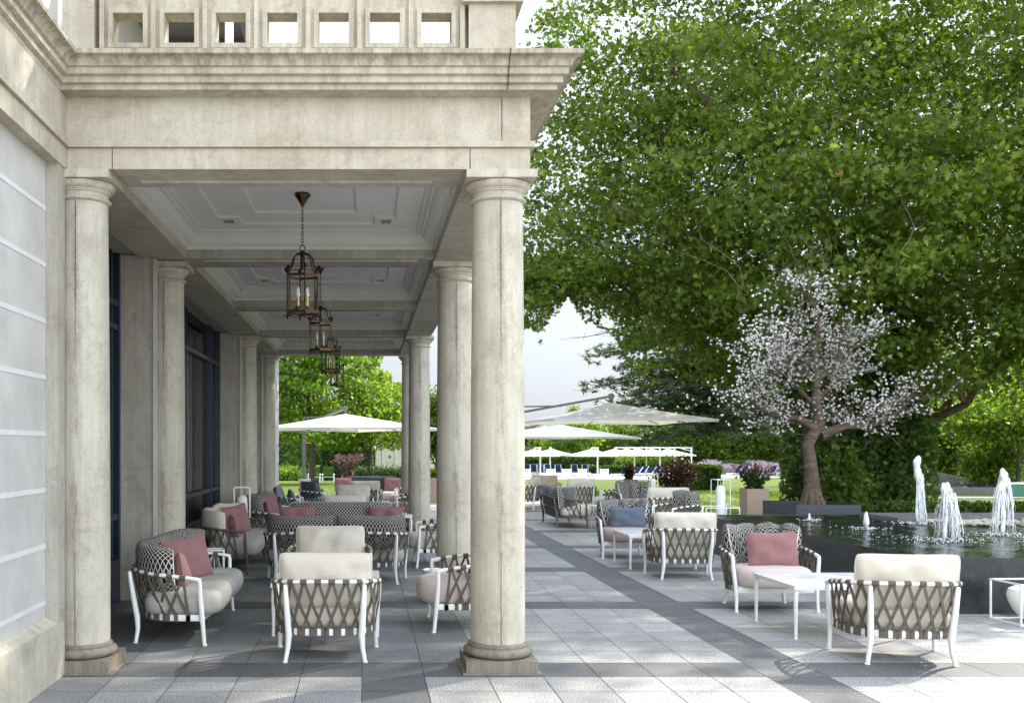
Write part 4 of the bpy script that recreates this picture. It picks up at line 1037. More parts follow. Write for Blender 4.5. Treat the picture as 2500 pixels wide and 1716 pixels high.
stalks('tufted_grass', 'green grass tuft in the planter between the columns', at(1064, 29.8), 29.8, .65, 90, .38, .25, 'leaf_light', 5, None, 0, .04, 6, .10)
planter('small tan planter with a spiky bronze plant by the pool lawn', at(1536, 33), 33, .45, .52, z=.05)
stalks('bronze_shrub', 'spiky bronze leaved shrub in the small planter by the pool lawn', at(1536, 33), 33, .5, 50, .62, .28, 'maroon_leaf', 6, None, 0, .04, 22, .10)
def bush(name, label, c, rad, n, ls, leaf, seed, shape=LEAF_D, stems=True, cat='shrub', sig=.16, bk='bark_dark'):
    t = thing(name, label, cat, (c[0], c[1], c[2]-rad[2])); rr = random.Random(seed)
    cc, P = clumped(max(20, n//40), 40, [(c[0], c[1], c[2], *rad)], sig*min(rad)*1.6, seed, .8, .5); b = np.array([c[0], c[1], c[2]-rad[2]])
    P = P[P[:, 2] > c[2]-rad[2]]
    if stems:
        m = MB()
        for i in range(min(14, len(cc))): limb(m, (rr.gauss(0, .05), rr.gauss(0, .05), 0), cc[i]-b, .02, .006, rr)
        m.obj('stems', bk, t)
    leaves('foliage', P-b, ls, shape, leaf, t, seed=seed); return t
bush('maroon_shrub', 'dark maroon feathery shrub beyond the terrace chairs', (at(1650, 28.5), 28.5, .80), (.56, .56, .46), 3600, .075, 'maroon_leaf', 11)
# slate planter with the blossom tree
planter('low slate grey box planter at the foot of the white blossom tree', 8.22, 18.95, 1.15, .60, 'planter_dark', 0, 0, 1.55)
BT = Vector((at(1983, 19), 19.0, .5))
t = thing('blossom_tree', 'artificial looking tree with white blossoms in the slate planter', 'tree', BT)
def pt(px, py, dy=0): y = 19+dy; return Vector((at(px, y), y, hz(py, y)))-BT
m = MB(); r = random.Random(21)
tr = [pt(1983, 1240), pt(1983, 1225), pt(1982, 1190), pt(1980, 1150), pt(1977, 1115), pt(1972, 1085), pt(1984, 1062), pt(2000, 1040), pt(1996, 1010), pt(1993, 975), pt(1992, 930), pt(1990, 890, .05)]
m.tube(tr, [.24, .175, .142, .122, .112, .104, .108, .112, .095, .07, .052, .042], 14)
for k in range(11):
    a = k*2*PI/11+.2; m.tube([(math.cos(a)*.10, math.sin(a)*.10, .42), (math.cos(a)*.135, math.sin(a)*.135, .2), (math.cos(a)*.20, math.sin(a)*.19, .02), (math.cos(a)*.23, math.sin(a)*.22, -.04)], [.03, .055, .065, .05], 7)
for (zx, zz) in ((-.13, .75), (-.10, .98), (.1, .6)): m.lathe([(.01, -.05), (.05, -.03), (.055, .02), (.02, .05)], (tr[3].x+zx*.8, -.03, zz), 9)
limbs = []
def br(pts, rd): m.tube(pts, rd, 9); limbs.append((pts, rd))
br([pt(1992, 1050), pt(1975, 1035), pt(1945, 1022), pt(1910, 1018), pt(1875, 1010, -.1), pt(1840, 985, -.2), pt(1815, 960, -.3)], [.11, .085, .07, .055, .04, .025, .012])
br([pt(2003, 1062), pt(2030, 1052), pt(2065, 1040), pt(2105, 1040), pt(2140, 1036, .1), pt(2185, 1010, .2), pt(2225, 975, .2)], [.12, .09, .075, .055, .038, .022, .01])
br([pt(1990, 895), pt(1970, 885), pt(1945, 873), pt(1915, 870, -.1), pt(1880, 850, -.15), pt(1850, 820, -.2)], [.055, .05, .045, .035, .02, .01])
br([pt(1992, 930), pt(2010, 915), pt(2030, 900), pt(2048, 875), pt(2080, 850, .1), pt(2130, 825, .2)], [.05, .045, .038, .03, .02, .01])
br([pt(1990, 890), pt(1988, 850), pt(1998, 800), pt(1990, 760), pt(1978, 715), pt(1960, 665)], [.055, .045, .034, .024, .015, .006])
br([pt(1994, 985, .1), pt(2010, 960, .4), pt(2050, 930, .7), pt(2100, 900, .9)], [.05, .03, .02, .01]); br([pt(1990, 990, -.1), pt(1960, 960, -.5), pt(1920, 920, -.8), pt(1880, 890, -1)], [.05, .03, .02, .01])
m.obj('trunk', 'bark_blossom', t, True)
TW = MB(); BP = []
def twig(p, d, L, dep):
    q = p; pts = [p]
    for i in range(4):
        d = (d+Vector((r.gauss(0, .16), r.gauss(0, .16), r.gauss(.03, .12)))).normalized(); q = q+d*L/4; pts.append(q)
        for k in range(3 if dep == 0 else 2): BP.append(q+Vector((r.gauss(0, .045), r.gauss(0, .045), r.gauss(0, .045))))
    TW.tube(pts, [.008*(.6+.4*dep), .006, .005, .004, .003], 4)
    if dep > 0:
        for i in range(4): twig(pts[1+i % 4], (d+Vector((r.gauss(0, .55), r.gauss(0, .55), r.gauss(.1, .4)))).normalized(), L*.55, dep-1)
for pts, rd in limbs:
    n = len(pts)
    for i in range(n*6):
        k = r.uniform(1.2, n-1); a = pts[int(k)]; b = pts[min(n-1, int(k)+1)]; p = a.lerp(b, k % 1); ax = (b-a) if (b-a).length > .01 else Vector((0, 0, 1))
        d = (Vector((r.gauss(0, 1.1), r.gauss(0, .8), r.gauss(.3, .6)))+ax.normalized()*.5).normalized()
        L = r.uniform(.40, 1.0)*(1 if k < n-2 else .75); twig(p, d, L, 1)
BPf = [q for q in BP if 1.35 < q.z < 4.42]
TW.obj('twigs', 'bark_blossom', t)
BPn = np.array([tuple(p) for p in BPf]); rgb = np.random.default_rng(8); BPn = BPn[rgb.random(len(BPn)) < .27]; BPn = np.repeat(BPn, 5, 0)+rgb.normal(size=(len(BPn)*5, 3))*.005
leaves('blossoms', BPn, .043, LEAF_H, 'blossom', t, seed=9, fold=.5)

# ------------------------------------------------------------------ the great plane tree
SKY = [[(1100, -50), (1345, -50), (1335, 12), (1302, 30), (1292, 70), (1262, 92), (1100, 110)],
       [(1100, 850), (1276, 812), (1300, 795), (1312, 845), (1325, 850), (1335, 785), (1365, 762), (1386, 722), (1402, 745), (1425, 785), (1470, 802), (1505, 828), (1530, 900), (1500, 960), (1560, 985), (1640, 960), (1760, 965), (1900, 1010), (2080, 1040), (2290, 1020), (2330, 1110), (2420, 1170), (2520, 1200), (2520, 1500), (1100, 1500)]]
def keep_plane(P):
    x, y = proj(P); inside = (x > -200) & (x < 2800) & (y > -300) & (P[:, 1] > 1)
    bad = (x < 1120) | in_poly(x, y, SKY[0]) | in_poly(x, y, SKY[1])
    return ~(inside & bad) & (P[:, 1] > 13) & (P[:, 2] > 2.2)
ELL = [(13.4, 26, 11.5, 9.5, 9, 8.5), (7.5, 26.5, 9.0, 4.5, 4.5, 5.5), (15.5, 21.5, 7.5, 5.5, 5.5, 4.5), (9.5, 23, 6.5, 4.5, 4.5, 3.2), (5.2, 27, 6.0, 2.6, 2.6, 2.6), (18.5, 26, 6.0, 4.5, 6, 4), (15.6, 22, 4.8, 2.8, 3, 1.7), (14.6, 22.3, 4.5, 2.0, 1.5, 1.6), (12.9, 22.5, 3.8, 1.7, 1.4, 1.4), (4.6, 27.5, 5.6, 1.7, 2.0, 2.2), (8.8, 25, 4.6, 3.0, 3, 1.6), (11, 24.5, 4.2, 2.6, 3, 1.5), (14, 16.5, 17, 4.2, 5, 4)]  # last lobe is out of view, added to shade the left wing
PT = (13.3, 27.0, -.05)
t = thing('plane_tree', 'great spreading plane tree filling the upper right of the view', 'tree', PT)
cc, P = clumped(2250, 104, ELL, .50, 77, .38, .5, keep_plane)
m = MB(); rr = random.Random(4); bs = Vector(PT)
limb(m, (0, 0, -.1), (.2, .2, 6.0), .62, .42, rr, 0, 8, .02, 16)
def wl(px, py, y): return Vector((at(px, y), y, hz(py, y)))-bs
for pts, r0, r1 in (([(.1, 0, 3.5), wl(2215, 985, 26.5), wl(2222, 930, 26), wl(2255, 860, 25.5), wl(2262, 780, 25), wl(2262, 700, 24.5), wl(2290, 600, 24)], .30, .12),
                    ([(.2, 0, 2.6), wl(2290, 1020, 26), wl(2360, 985, 25), wl(2395, 930, 24.5), wl(2450, 880, 24), wl(2560, 800, 23)], .12, .05),
                    ([(-.1, 0, 4.2), wl(2085, 960, 26.5), wl(2060, 860, 26.5), wl(2040, 780, 26.5), wl(2020, 560, 26), wl(1980, 420, 25)], .30, .10),
                    ([(0, 0, 5.5), wl(2150, 650, 26.5), wl(2170, 500, 26.5), wl(2225, 420, 26), wl(2300, 340, 25.5)], .38, .10),
                    ([(-.2, 0, 4.6), wl(1980, 760, 26), wl(1850, 690, 25), wl(1740, 640, 24.5), wl(1620, 560, 24), wl(1500, 500, 24)], .26, .05),
                    ([(-.2, 0, 5.2), wl(1990, 500, 26), wl(1880, 380, 25), wl(1760, 280, 24.5), wl(1640, 170, 24)], .26, .05),
                    ([(-.3, 0, 4.0), wl(1900, 900, 27), wl(1720, 820, 27), wl(1560, 740, 27), wl(1420, 680, 27)], .2, .04)):
    pts = [Vector(p) for p in pts]; n = len(pts); m.tube(pts, [r0+(r1-r0)*i/(n-1) for i in range(n)], 10)
    for i in range(1, n):
        for k in range(3):
            c = min(cc, key=lambda q: ((q[0]-bs.x-pts[i].x)**2+(q[1]-bs.y-pts[i].y)**2+(q[2]-bs.z-pts[i].z)**2)*rr.uniform(.6, 2)); limb(m, pts[i], Vector(c)-bs, .06, .012, rr, .03, 5, .08, 5)
m.obj('trunk', 'bark_plane', t, True); m = MB()
for i in range(110):
    c = cc[rr.randrange(len(cc))]; d = cc[rr.randrange(len(cc))]
    nb = sorted(range(0, len(cc), 7), key=lambda q: ((cc[q]-c)**2).sum())[1:3]
    for q in nb: limb(m, Vector(c)-bs, Vector(cc[q])-bs, .013, .005, rr, .03, 7, .16, 4)
m.obj('twigs', 'bark_plane', t, True)
leaves('crown', P-np.array(PT), .134, LEAF5, 'plane_leaf', t, seed=5, up=.55)
# ivy round the trunk
def keep_ivy(P):
    x, y = proj(P); return (P[:, 2] > -.1) & ~((x < 1905)) & ~((x > 2290))
iv = thing('ivy_thicket', 'dense dark ivy wrapped round the plane tree trunk', 'ivy', (13.0, 26, -.03))
cc2, P2 = clumped(520, 60, [(at(2090, 25), 25.6, 1.6, 2.1, 1.0, 2.6), (at(2200, 25.5), 25.9, 2.6, 1.1, .9, 3.2), (at(1990, 25), 25.6, 1.1, 1.0, .9, 2.0), (13.3, 26.8, 5.0, 1.3, 1.0, 4.0), (at(2300, 26), 25.2, 3.2, .5, .5, 1.0), (at(2240, 25), 25.4, 1.0, .7, .8, 1.5)], .26, 31, .8, .35, keep_ivy)
m = MB()
for i in range(30): limb(m, (rr.uniform(-1.5, .8), rr.uniform(-.3, .6), 0), Vector(cc2[i])-Vector((13.0, 26, -.03)), .04, .01, rr)
m.obj('stems', 'bark_dark', iv); leaves('foliage', P2-np.array((13.0, 26, -.03)), .13, LEAF5, 'ivy_leaf', iv, seed=3)
bush('climbing_shrub', 'lighter leafy shrub between the blossom tree trunk and the jets', (at(2065, 23), 23, .75), (.42, .4, .85), 2600, .10, 'leaf_mid', 41, LEAF5)
# ------------------------------------------------------------------ hedges
def hedge(label, x0, x1, y0, y1, z0, h, n, ls, seed, leaf='hedge_leaf', jit=.04, group=None, name='hedge'):
    t = thing(name, label, 'hedge', ((x0+x1)/2, (y0+y1)/2, z0), 0, group); a, b = (x1-x0)/2, (y1-y0)/2; rg = np.random.default_rng(seed)
    MB().box(-a+ls*.6, a-ls*.6, -b+ls*.6, b-ls*.6, 0, h-ls*.7).obj('hedge_core', 'soil', t)
    A = np.array([2*a*h, 2*a*h*.4, 2*b*h, 2*b*h, 4*a*b*1.2]); ix = rg.choice(5, n, p=A/A.sum()); u = rg.uniform(-1, 1, n); v = rg.random(n); P = np.zeros((n, 3))
    for k in range(5):
        s_ = ix == k
        if k < 2: P[s_] = np.c_[u[s_]*a, np.full(s_.sum(), -b if k == 0 else b), v[s_]*h]
        elif k < 4: P[s_] = np.c_[np.full(s_.sum(), -a if k == 2 else a), u[s_]*b, v[s_]*h]
        else: P[s_] = np.c_[u[s_]*a, (v[s_]*2-1)*b, np.full(s_.sum(), h)]
    P += rg.normal(size=P.shape)*jit; leaves('foliage', P, ls, LEAF_D, leaf, t, seed=seed)
bush('rounded_shrub', 'loose green shrub on the lawn behind the right hand jet', (at(2435, 41), 41, .9), (1.3, .9, 1.0), 3400, .16, 'leaf_light', 83, LEAF5)
bush('rounded_shrub', 'dark shrub at the far right edge behind the green screen', (at(2530, 44), 44, 1.0), (1.6, 1, 1.3), 3400, .16, 'leaf_mid', 84, LEAF5)
hedge('low clipped hedge behind the basin, in front of the ivy', at(2150, 19.8), at(2330, 19.8), 19.4, 20.1, -.02, .52, 5200, .075, 1)
hedge('low clipped hedge behind the basin, right of the middle jet', at(2335, 19.8), at(2700, 19.8), 19.4, 20.1, -.02, .50, 7000, .075, 2)
bush('low_shrub', 'small round sunlit shrub at the corner of the slate planter', (at(2110, 19.3), 19.3, .28), (.42, .36, .34), 2200, .07, 'hedge_leaf', 43)
hedge('low dark hedge block beside the maroon shrub', at(1700, 46), at(1742, 46), 45, 48, gz(0, 46), 1.05, 4200, .14, 3)
Z1 = -1.43
hedge('tall clipped hedge behind the navy loungers', at(1322, 118), at(1495, 118), 117, 120, Z1, 1.75, 7000, .28, 4, jit=.1)
hedge('shaded clipped hedge at the left end of the pool', at(1200, 121), at(1319, 121), 120, 123, Z1, 1.6, 4500, .28, 5, 'leaf_dark', jit=.1)
hedge('low hedge strip under the pool umbrellas', at(1440, 113), at(1530, 113), 112.5, 114, Z1, .75, 3000, .22, 6, jit=.08)
hedge('clipped hedge behind the lilac flowers', at(1762, 116), at(1877, 116), 115, 118, Z1, 1.2, 5000, .26, 7, jit=.08)
hedge('yellowish rounded hedge behind the reclined loungers', at(1495, 122), at(1640, 122), 121, 124, Z1, 1.35, 5000, .3, 8, 'leaf_light', jit=.3)
hedge('dark clipped hedge across the lawn seen through the arcade', at(788, 84), at(905, 84), 83, 86, gz(0, 84), 3.0, 6500, .24, 9, 'leaf_dark', jit=.1)
hedge('low flower border hedge before the pale garden building', at(875, 80), at(1010, 80), 79, 80.5, gz(0, 80), .75, 3500, .2, 10, 'leaf_dark', jit=.2)
hedge('sunlit low border hedge at the left edge of the lawn', at(640, 82), at(730, 82), 81, 83, gz(0, 82), .7, 3200, .2, 11, 'leaf_light', jit=.2)
# lilac drift
rg = np.random.default_rng(3); n = 9000; X = rg.uniform(at(1690, 108), at(1930, 108), n); Y = rg.uniform(108, 113, n); P3 = np.c_[X, Y, Z1+rg.random(n)*(1.0+.55*np.sin(X*1.9)*np.sin(X*.7+1))+.1]
tag(leaves('flower_drift', P3, .17, LEAF_D, 'lilac', None, seed=2), 'drift of pale lilac flowers behind the right hand loungers', kind='stuff')
# ------------------------------------------------------------------ background trees
G = 'trees around the lawn'
def bt(label, px, y, h, rx, leaf, seed, ncl=130, per=55, ls=.32, low=.18, flat=.45, name='leafy_tree', keep=None, ry=None, top=1.0, sig=None, bk='bark_dark', shape=LEAF_H, shell=.4, nb=14):
    x = at(px, y); z0 = gz(x, y); b = low*h; e = [(x, y, z0+b+(h-b)*.45, rx, ry or rx, (h-b)*.5), (x+rx*.3, y, z0+b+(h-b)*.7*top, rx*.62, rx*.6, (h-b)*.30), (x-rx*.45, y, z0+b+(h-b)*.35, rx*.6, rx*.6, (h-b)*.28)]
    return make_tree(name, label, (x, y, z0), h, h*.009+.05, e, ncl, per, sig or rx*.17, ls, shape, leaf, bk, seed, G, nb, flat, shell, keep)
def kA(P):
    x, y = proj(P); return ~((x > 935) & (y < 905+(x-935)*.2)) & ~((x > 955) & (y < 935) & (y > 905)) & ~((y > 1098) & (y < 1200) & (x > 640) & (x < 985)) & (x < 985)
bt('large layered tree over the lawn, seen through the arcade left of the umbrella hub', 760, 60, 13.5, 5.4, 'leaf_light', 51, 330, 75, .25, .12, .30, keep=kA, sig=.62, name='layered_tree')
bt('darker broad tree under the umbrella canopy right of the lawn lamp', 900, 66, 7.2, 3.6, 'leaf_mid', 52, 150, 60, .27, .22, .4, keep=kA, sig=.6)
bt('shaded tree at the far left of the lawn', 680, 88, 9, 4.2, 'leaf_dark', 53, 120, 55, .32, .05)
bt('bright tree behind the dark hedge through the arcade', 800, 95, 7.5, 4.5, 'leaf_light', 54, 130, 55, .34, .05)
bt('tree behind the pale garden building', 940, 104, 8.5, 4.5, 'leaf_mid', 55, 130, 55, .36, .05, keep=lambda P: ~((proj(P)[0] > 985)))
bt('narrow dark tree in the gap between two right columns', 1066, 70, 6.6, 1.25, 'leaf_mid', 56, 110, 60, .22, .22, .7, sig=.4)
bt('pale green young tree above the pool umbrellas', 1400, 128, 6.6, 3.4, 'leaf_light', 57, 110, 55, .34, .18)
bt('slim upright poplar with bright pointed top', 1398, 150, 9.7, .85, 'leaf_light', 58, 80, 60, .28, .12, 1.0, name='poplar', sig=.4)
bt('second short poplar left of the taller one', 1366, 152, 7.2, .8, 'leaf_light', 59, 60, 60, .28, .12, 1.0, name='poplar', sig=.4)
bt('bright bushy tree behind the large terrace umbrella', 1445, 148, 7.0, 3.2, 'leaf_light', 60, 120, 55, .36, .05)
bt('bluish tree above the hedge at the left of the pool', 1290, 140, 5.6, 3.2, 'leaf_dark', 61, 110, 55, .36, .05)
bt('rounded tree behind the pool hedge', 1345, 135, 4.4, 3.8, 'leaf_mid', 62, 110, 55, .36, .05)
bt('dense tree behind the reclined loungers', 1520, 132, 6.2, 4.4, 'leaf_mid', 63, 150, 60, .36, .03)
bt('shaded tree behind the row of white umbrellas', 1600, 136, 7.6, 4.8, 'leaf_dark', 64, 170, 60, .38, .03)
bt('broad tree right of the white umbrella row', 1700, 128, 9.2, 4.8, 'leaf_mid', 65, 190, 60, .38, .03)
bt('light tree behind the lilac flowers', 1800, 126, 8.4, 4.6, 'leaf_light', 66, 180, 60, .36, .03)
bt('yellow green tree left of the ivy', 1880, 120, 10.0, 4.2, 'leaf_mid', 67, 180, 60, .36, .03)
bt('distant tall tree high behind the pine', 1990, 135, 22, 7.5, 'leaf_dark', 68, 260, 60, .45, .05)
bt('distant tree glimpsed under the plane crown', 2180, 110, 18, 7.5, 'leaf_mid', 69, 260, 60, .42, .05)
bt('sunlit tree behind the right hand jet', 2400, 62, 7.5, 3.6, 'leaf_light', 70, 260, 60, .24, .28)
bt('hazy tree at the right edge beyond the slope', 2330, 88, 9, 4.0, 'leaf_mid', 71, 170, 60, .30, .02)
bt('tall sunlit tree at the far right edge', 2560, 70, 13, 5, 'leaf_light', 72, 260, 60, .28, .1)
bt('back row tree far right', 2470, 110, 16, 7, 'leaf_dark', 73, 220, 60, .4, .02)
bt('low tree overhanging the grey wall at right', 2480, 40, 4.4, 2.2, 'leaf_light', 74, 130, 60, .17, .42, sig=.4)
bt('round leafy tree behind the grey wall, right of the ivy', 2345, 52, 5.2, 2.3, 'leaf_mid', 76, 150, 60, .2, .1)
bt('loose sunlit tree over the gravel bank', 2440, 47, 6.2, 2.6, 'leaf_light', 77, 170, 60, .19, .30)
bush('shrub_border', 'low shrubs above the grey wall at right', (at(2350, 58), 58, .5), (3.6, 1.2, 1.0), 4200, .2, 'leaf_mid', 75, sig=.3)
# far-off wood closing the horizon
rg = np.random.default_rng(12); n = 42000; X = rg.uniform(-60, 130, n); top = 3.6+1.6*np.sin(X*.13)+1.1*np.sin(X*.37+1)+.7*np.sin(X*.9)
P4 = np.c_[X, 168+rg.uniform(-3, 3, n), -1.4+rg.random(n)**.8*(top+1.4)]
tag(leaves('far_wood', P4, .75, LEAF_H, 'leaf_dark', None, seed=6), 'far belt of woodland closing the garden', kind='stuff')
# ------------------------------------------------------------------ pine
px0 = (at(1965, 44), 44, gz(0, 44)); t = thing('pine_tree', 'dark pine with level drooping branches beside the plane tree', 'tree', px0); r = random.Random(9)
m = MB(); limb(m, (0, 0, -.1), (.3, .2, 11), .30, .10, r, 0, 10, .01, 12); tips = []
for i in range(150):
    z = r.uniform(2.6, 8.6); a = r.uniform(PI*.7, PI*1.3) if i % 5 else r.uniform(0, 2*PI); L = r.uniform(4.0, 9.6)*(1-.35*max(0, z-6.5)/4.5)
    if z < 4.2: L *= .9
    e = Vector((math.cos(a)*L, math.sin(a)*L*.7, z+r.uniform(-.9, .5))); pts = limb(m, (0, 0, z), e, .07, .015, r, .07, 8, .03, 5)
    for q in range(2, 9):
        for k in range(7):
            s = pts[q]; o = s+Vector((r.gauss(0, .42), r.gauss(0, .42), r.gauss(.02, .12))); m.tube([s, o], [.012, .006], 3); tips.append(o)
m.obj('trunk', 'bark_dark', t, True)
NP = []; fs = []
for o in tips:
    w_ = Vector(px0)+o; px = VX+F*w_.x/w_.y; py = VY-F*(w_.z-EYE)/w_.y
    if px < 1422 or (px < 1560 and (py < 835)) or py > 1085: continue
    for k in range(16):
        d = Vector((r.gauss(0, 1), r.gauss(0, 1), r.gauss(.35, .7))).normalized(); l = r.uniform(.16, .30); s = d.orthogonal().normalized()*.034; b = len(NP); c = o+Vector((r.gauss(0, .05), r.gauss(0, .05), r.gauss(0, .03)))
        NP += [c-s, c+s, c+d*l]; fs.append((b, b+1, b+2))
mb = MB(); mb.add(NP, fs); mb.obj('crown', 'pine_leaf', t)
# ------------------------------------------------------------------ umbrellas
def umbrella(label, x, y, s, ze, rise, px, pyy, deg, z0=0, group='large cantilever umbrellas on the terrace', over=.14):
    t = thing('cantilever_umbrella', label, 'umbrella', (x, y, z0), 0, group); a = s/2; cs, sn = math.cos(R_(deg)), math.sin(R_(deg)); rot = lambda u, v: (u*cs-v*sn, u*sn+v*cs)
    m = MB(); n = 12; cor = [(-a, -a), (a, -a), (a, a), (-a, a)]; rows = []
    for k in range(4):
        A, Bq = cor[k], cor[(k+1) % 4]; vs = []
        for i in range(n+1):
            f = i/n
            for j in range(n+1):
                g_ = j/n; u = (A[0]*(1-g_)+Bq[0]*g_)*f; v = (A[1]*(1-g_)+Bq[1]*g_)*f; z = ze+rise*(1-f)**1.12-.05*math.sin(PI*g_)*f*(-1)*.6-.04*math.sin(PI*f)*(math.sin(PI*g_)); U, V = rot(u*(1-.03*math.sin(PI*g_)*f), v*(1-.03*math.sin(PI*g_)*f)); vs.append((U, V, z))
        for j in range(n+1): U, V, z = vs[n*(n+1)+j]; vs.append((U, V, z-.07))
        m.add(vs, [(i*(n+1)+j, i*(n+1)+j+1, (i+1)*(n+1)+j+1, (i+1)*(n+1)+j) for i in range(1, n+1) for j in range(n)]+[(j, (n+1)+j+1, (n+1)+j) for j in range(n)])
    m.obj('canopy', 'canopy', t, True, angle=25)
    for k in range(8):
        q = cor[k//2] if k % 2 == 0 else ((cor[k//2][0]+cor[(k//2+1) % 4][0])/2, (cor[k//2][1]+cor[(k//2+1) % 4][1])/2)
        U, V = rot(q[0]*.97, q[1]*.97); MB().tube([(U*.02, V*.02, ze+rise-.06), (U*.5, V*.5, ze+rise*.46-.06), (U, V, ze-.03)], .014, 6).obj('rib', 'grey_metal', t)
        MB().tube([(U*.03, V*.03, ze+rise-.38), (U*.4, V*.4, ze+rise*.56-.07)], .010, 5).obj('strut', 'grey_metal', t)
    hz_ = ze+rise; MB().lathe([(.04, -.42), (.055, -.40), (.055, -.34), (.03, -.33), (.03, .02), (.05, .03), (.06, .07), (.02, .08)], (0, 0, hz_), 14).obj('hub', 'grey_metal', t, True)
    q = MB(); q.obox((0, 0, hz_+.15), Vector((.045, 0, 0)), Vector((0, .045, 0)), Vector((0, 0, .09))); q.tube([(0, -.055, hz_+over+.03), (0, .055, hz_+over+.03)], .085, 16)
    q.obj('tilt_joint', 'grey_metal', t, True)
    dx, dy = px-x, pyy-y; MB().bar((0, 0, hz_+over+.03), (dx*.97, dy*.97, ze+.18), .09, .06).obj('arm', 'grey_metal', t)
    MB().bar((dx*.45, dy*.45, (hz_+ze)/2+.17), (dx*.985, dy*.985, ze+.42), .05, .04).obj('brace', 'grey_metal', t)
    q = MB(); q.box(dx-.055, dx+.055, dy-.04, dy+.04, .05, ze+.28); q.tube([(dx, dy-.07, ze+.22), (dx, dy+.07, ze+.22)], .08, 14); q.obj('post', 'grey_metal', t)
    MB().box(dx-.45, dx+.45, dy-.45, dy+.45, 0, .06).obj('base_plate', 'slab', t)
    q = MB(); q.tube([(dx-.06, dy, 1.0), (dx-.12, dy, 1.0), (dx-.12, dy, .90), (dx-.22, dy, .90)], .012, 6); q.obj('crank_handle', 'bark_dark', t)
    return t
umbrella('cream square cantilever umbrella beyond the end of the arcade', at(843, 31), 31, 4.15, 2.16, .46, at(742, 33.5), 33.5, 38)
umbrella('largest cream cantilever umbrella right of the front column', at(1492, 28), 28, 4.25, 2.33, .50, at(1225, 29), 29, 4)
umbrella('cream cantilever umbrella behind the largest one, its tip showing under it', at(1362, 38), 38, 4.3, 2.10, .50, at(1240, 40), 40, 40, gz(0, 38), over=.14)
GW = 'white umbrellas round the pool'
ul = ['pool umbrella at the far left, half behind the front column', 'pool umbrella second from the left on a thin pole', 'wide pool umbrella above the tall clipped hedge', 'pool umbrella right of the wide one', 'pool umbrella fifth from the left in the row', 'pool umbrella in the middle of the closely set row', 'pool umbrella seventh from the left in the row', 'pool umbrella at the right end of the row']
def far_umb():
    t = thing('pool_umbrella', ul[0], 'umbrella', (0, 0, 0), 0, GW); a = 2.2; m = MB()
    for k, (A, Bq) in enumerate((((-a, -a), (a, -a)), ((a, -a), (a, a)), ((a, a), (-a, a)), ((-a, a), (-a, -a)))):
        m.add([(0, 0, 2.75), ((A[0]+0)/2, A[1]/2, 2.38), (Bq[0]/2, Bq[1]/2, 2.38), (A[0], A[1], 2.10), (Bq[0], Bq[1], 2.10), (A[0], A[1], 2.0), (Bq[0], Bq[1], 2.0)], [(0, 1, 2), (1, 3, 4, 2), (3, 5, 6, 4)])
    m.obj('canopy', 'canopy', t, True, angle=20)
    return t
def far_post(t, dx):
    q = MB(); q.tube([(dx, 0, 0), (dx, 0, 2.92)], .085, 8); q.obj('pole', 'white_paint', t); q = MB(); q.bar((dx, 0, 2.85), (0, 0, 2.88), .09, .09); q.bar((dx, 0, 2.5), (dx*.45, 0, 2.86), .06, .06); q.bar((0, 0, 2.7), (0, 0, 2.9), .1, .1); q.obj('arm', 'white_paint', t)
FU = far_umb()
for i, (ax, post, yy) in enumerate(((1305, 1319, 104), (1346, 1343, 112), (1444, 1459, 103), (1501, 1549, 108), (1529, 1578, 110), (1557, 1611, 107), (1591, 1647, 111), (1633, 1688, 108))):
    o = FU if i == 0 else dup(FU, (0, 0, 0), 0, ul[i])
    if i: 
        for c_ in list(o.children):
            if c_.name.split('.')[0] in ('pole', 'arm'): bpy.data.objects.remove(c_)
    o.location = (at(ax, yy), yy, Z1+.02); far_post(o, at(post, yy)-at(ax, yy))
# ------------------------------------------------------------------ loungers
def lounger(label, x, y, z, deg, back=55):
    t = thing('sun_lounger', label, 'sun lounger', (x, y, z), R_(deg), 'white loungers with navy cushions by the pool')
    if 'f' not in LG:
        m = MB(); m.box(-.33, .33, -1.0, 1.0, .26, .34)
        for sx in (-.28, .28):
            for sy in (-.85, .55): m.box(sx-.04, sx+.04, sy-.04, sy+.04, 0, .26)
        for i in range(7): m.box(-.32, .32, -1.03, -1.0, .05+i*.04, .075+i*.04)
        LG['f'] = m.mesh('frame', 'white_paint'); LG['c'] = MB().box(-.30, .30, -.95, .15, .345, .40).mesh('seat_pad', 'navy_cloth')
        m = MB(); m.box(-.33, -.27, 0, .82, -.03, .03); m.box(.27, .33, 0, .82, -.03, .03); m.box(-.27, .27, .78, .82, -.03, .03); LG['b'] = m.mesh('back_frame', 'white_paint'); LG['p'] = MB().box(-.27, .27, .02, .79, -.02, .07).mesh('back_pad', 'navy_cloth')
        LG['t'] = MB().lathe([(.01, 0), (.2, .01), (.22, .06), (.18, .11), (.01, .12)], n=10).mesh('towel_roll', 'white_paint', True)
    use('frame', LG['f'], t); use('seat_pad', LG['c'], t); b = use('back_frame', LG['b'], t, (0, .17, .36), (R_(back), 0, 0)); use('back_pad', LG['p'], b)
LG = {}
for i, (px, yy, w_) in enumerate(((1288, 105, 'at the left end of the upright row'), (1304, 106.5, 'second from the left in the upright row'), (1321, 105, 'third from the left, behind an umbrella pole'), (1338, 108, 'fourth from the left, set a little back'), (1364, 105, 'fifth in the upright row, left of the tall hedge middle'), (1404, 105, 'sixth in the upright row, standing alone'), (1430, 105, 'at the right end of the upright row'))):
    lounger('navy backed lounger '+w_, at(px, yy), yy, Z1+.03, 0, 68)
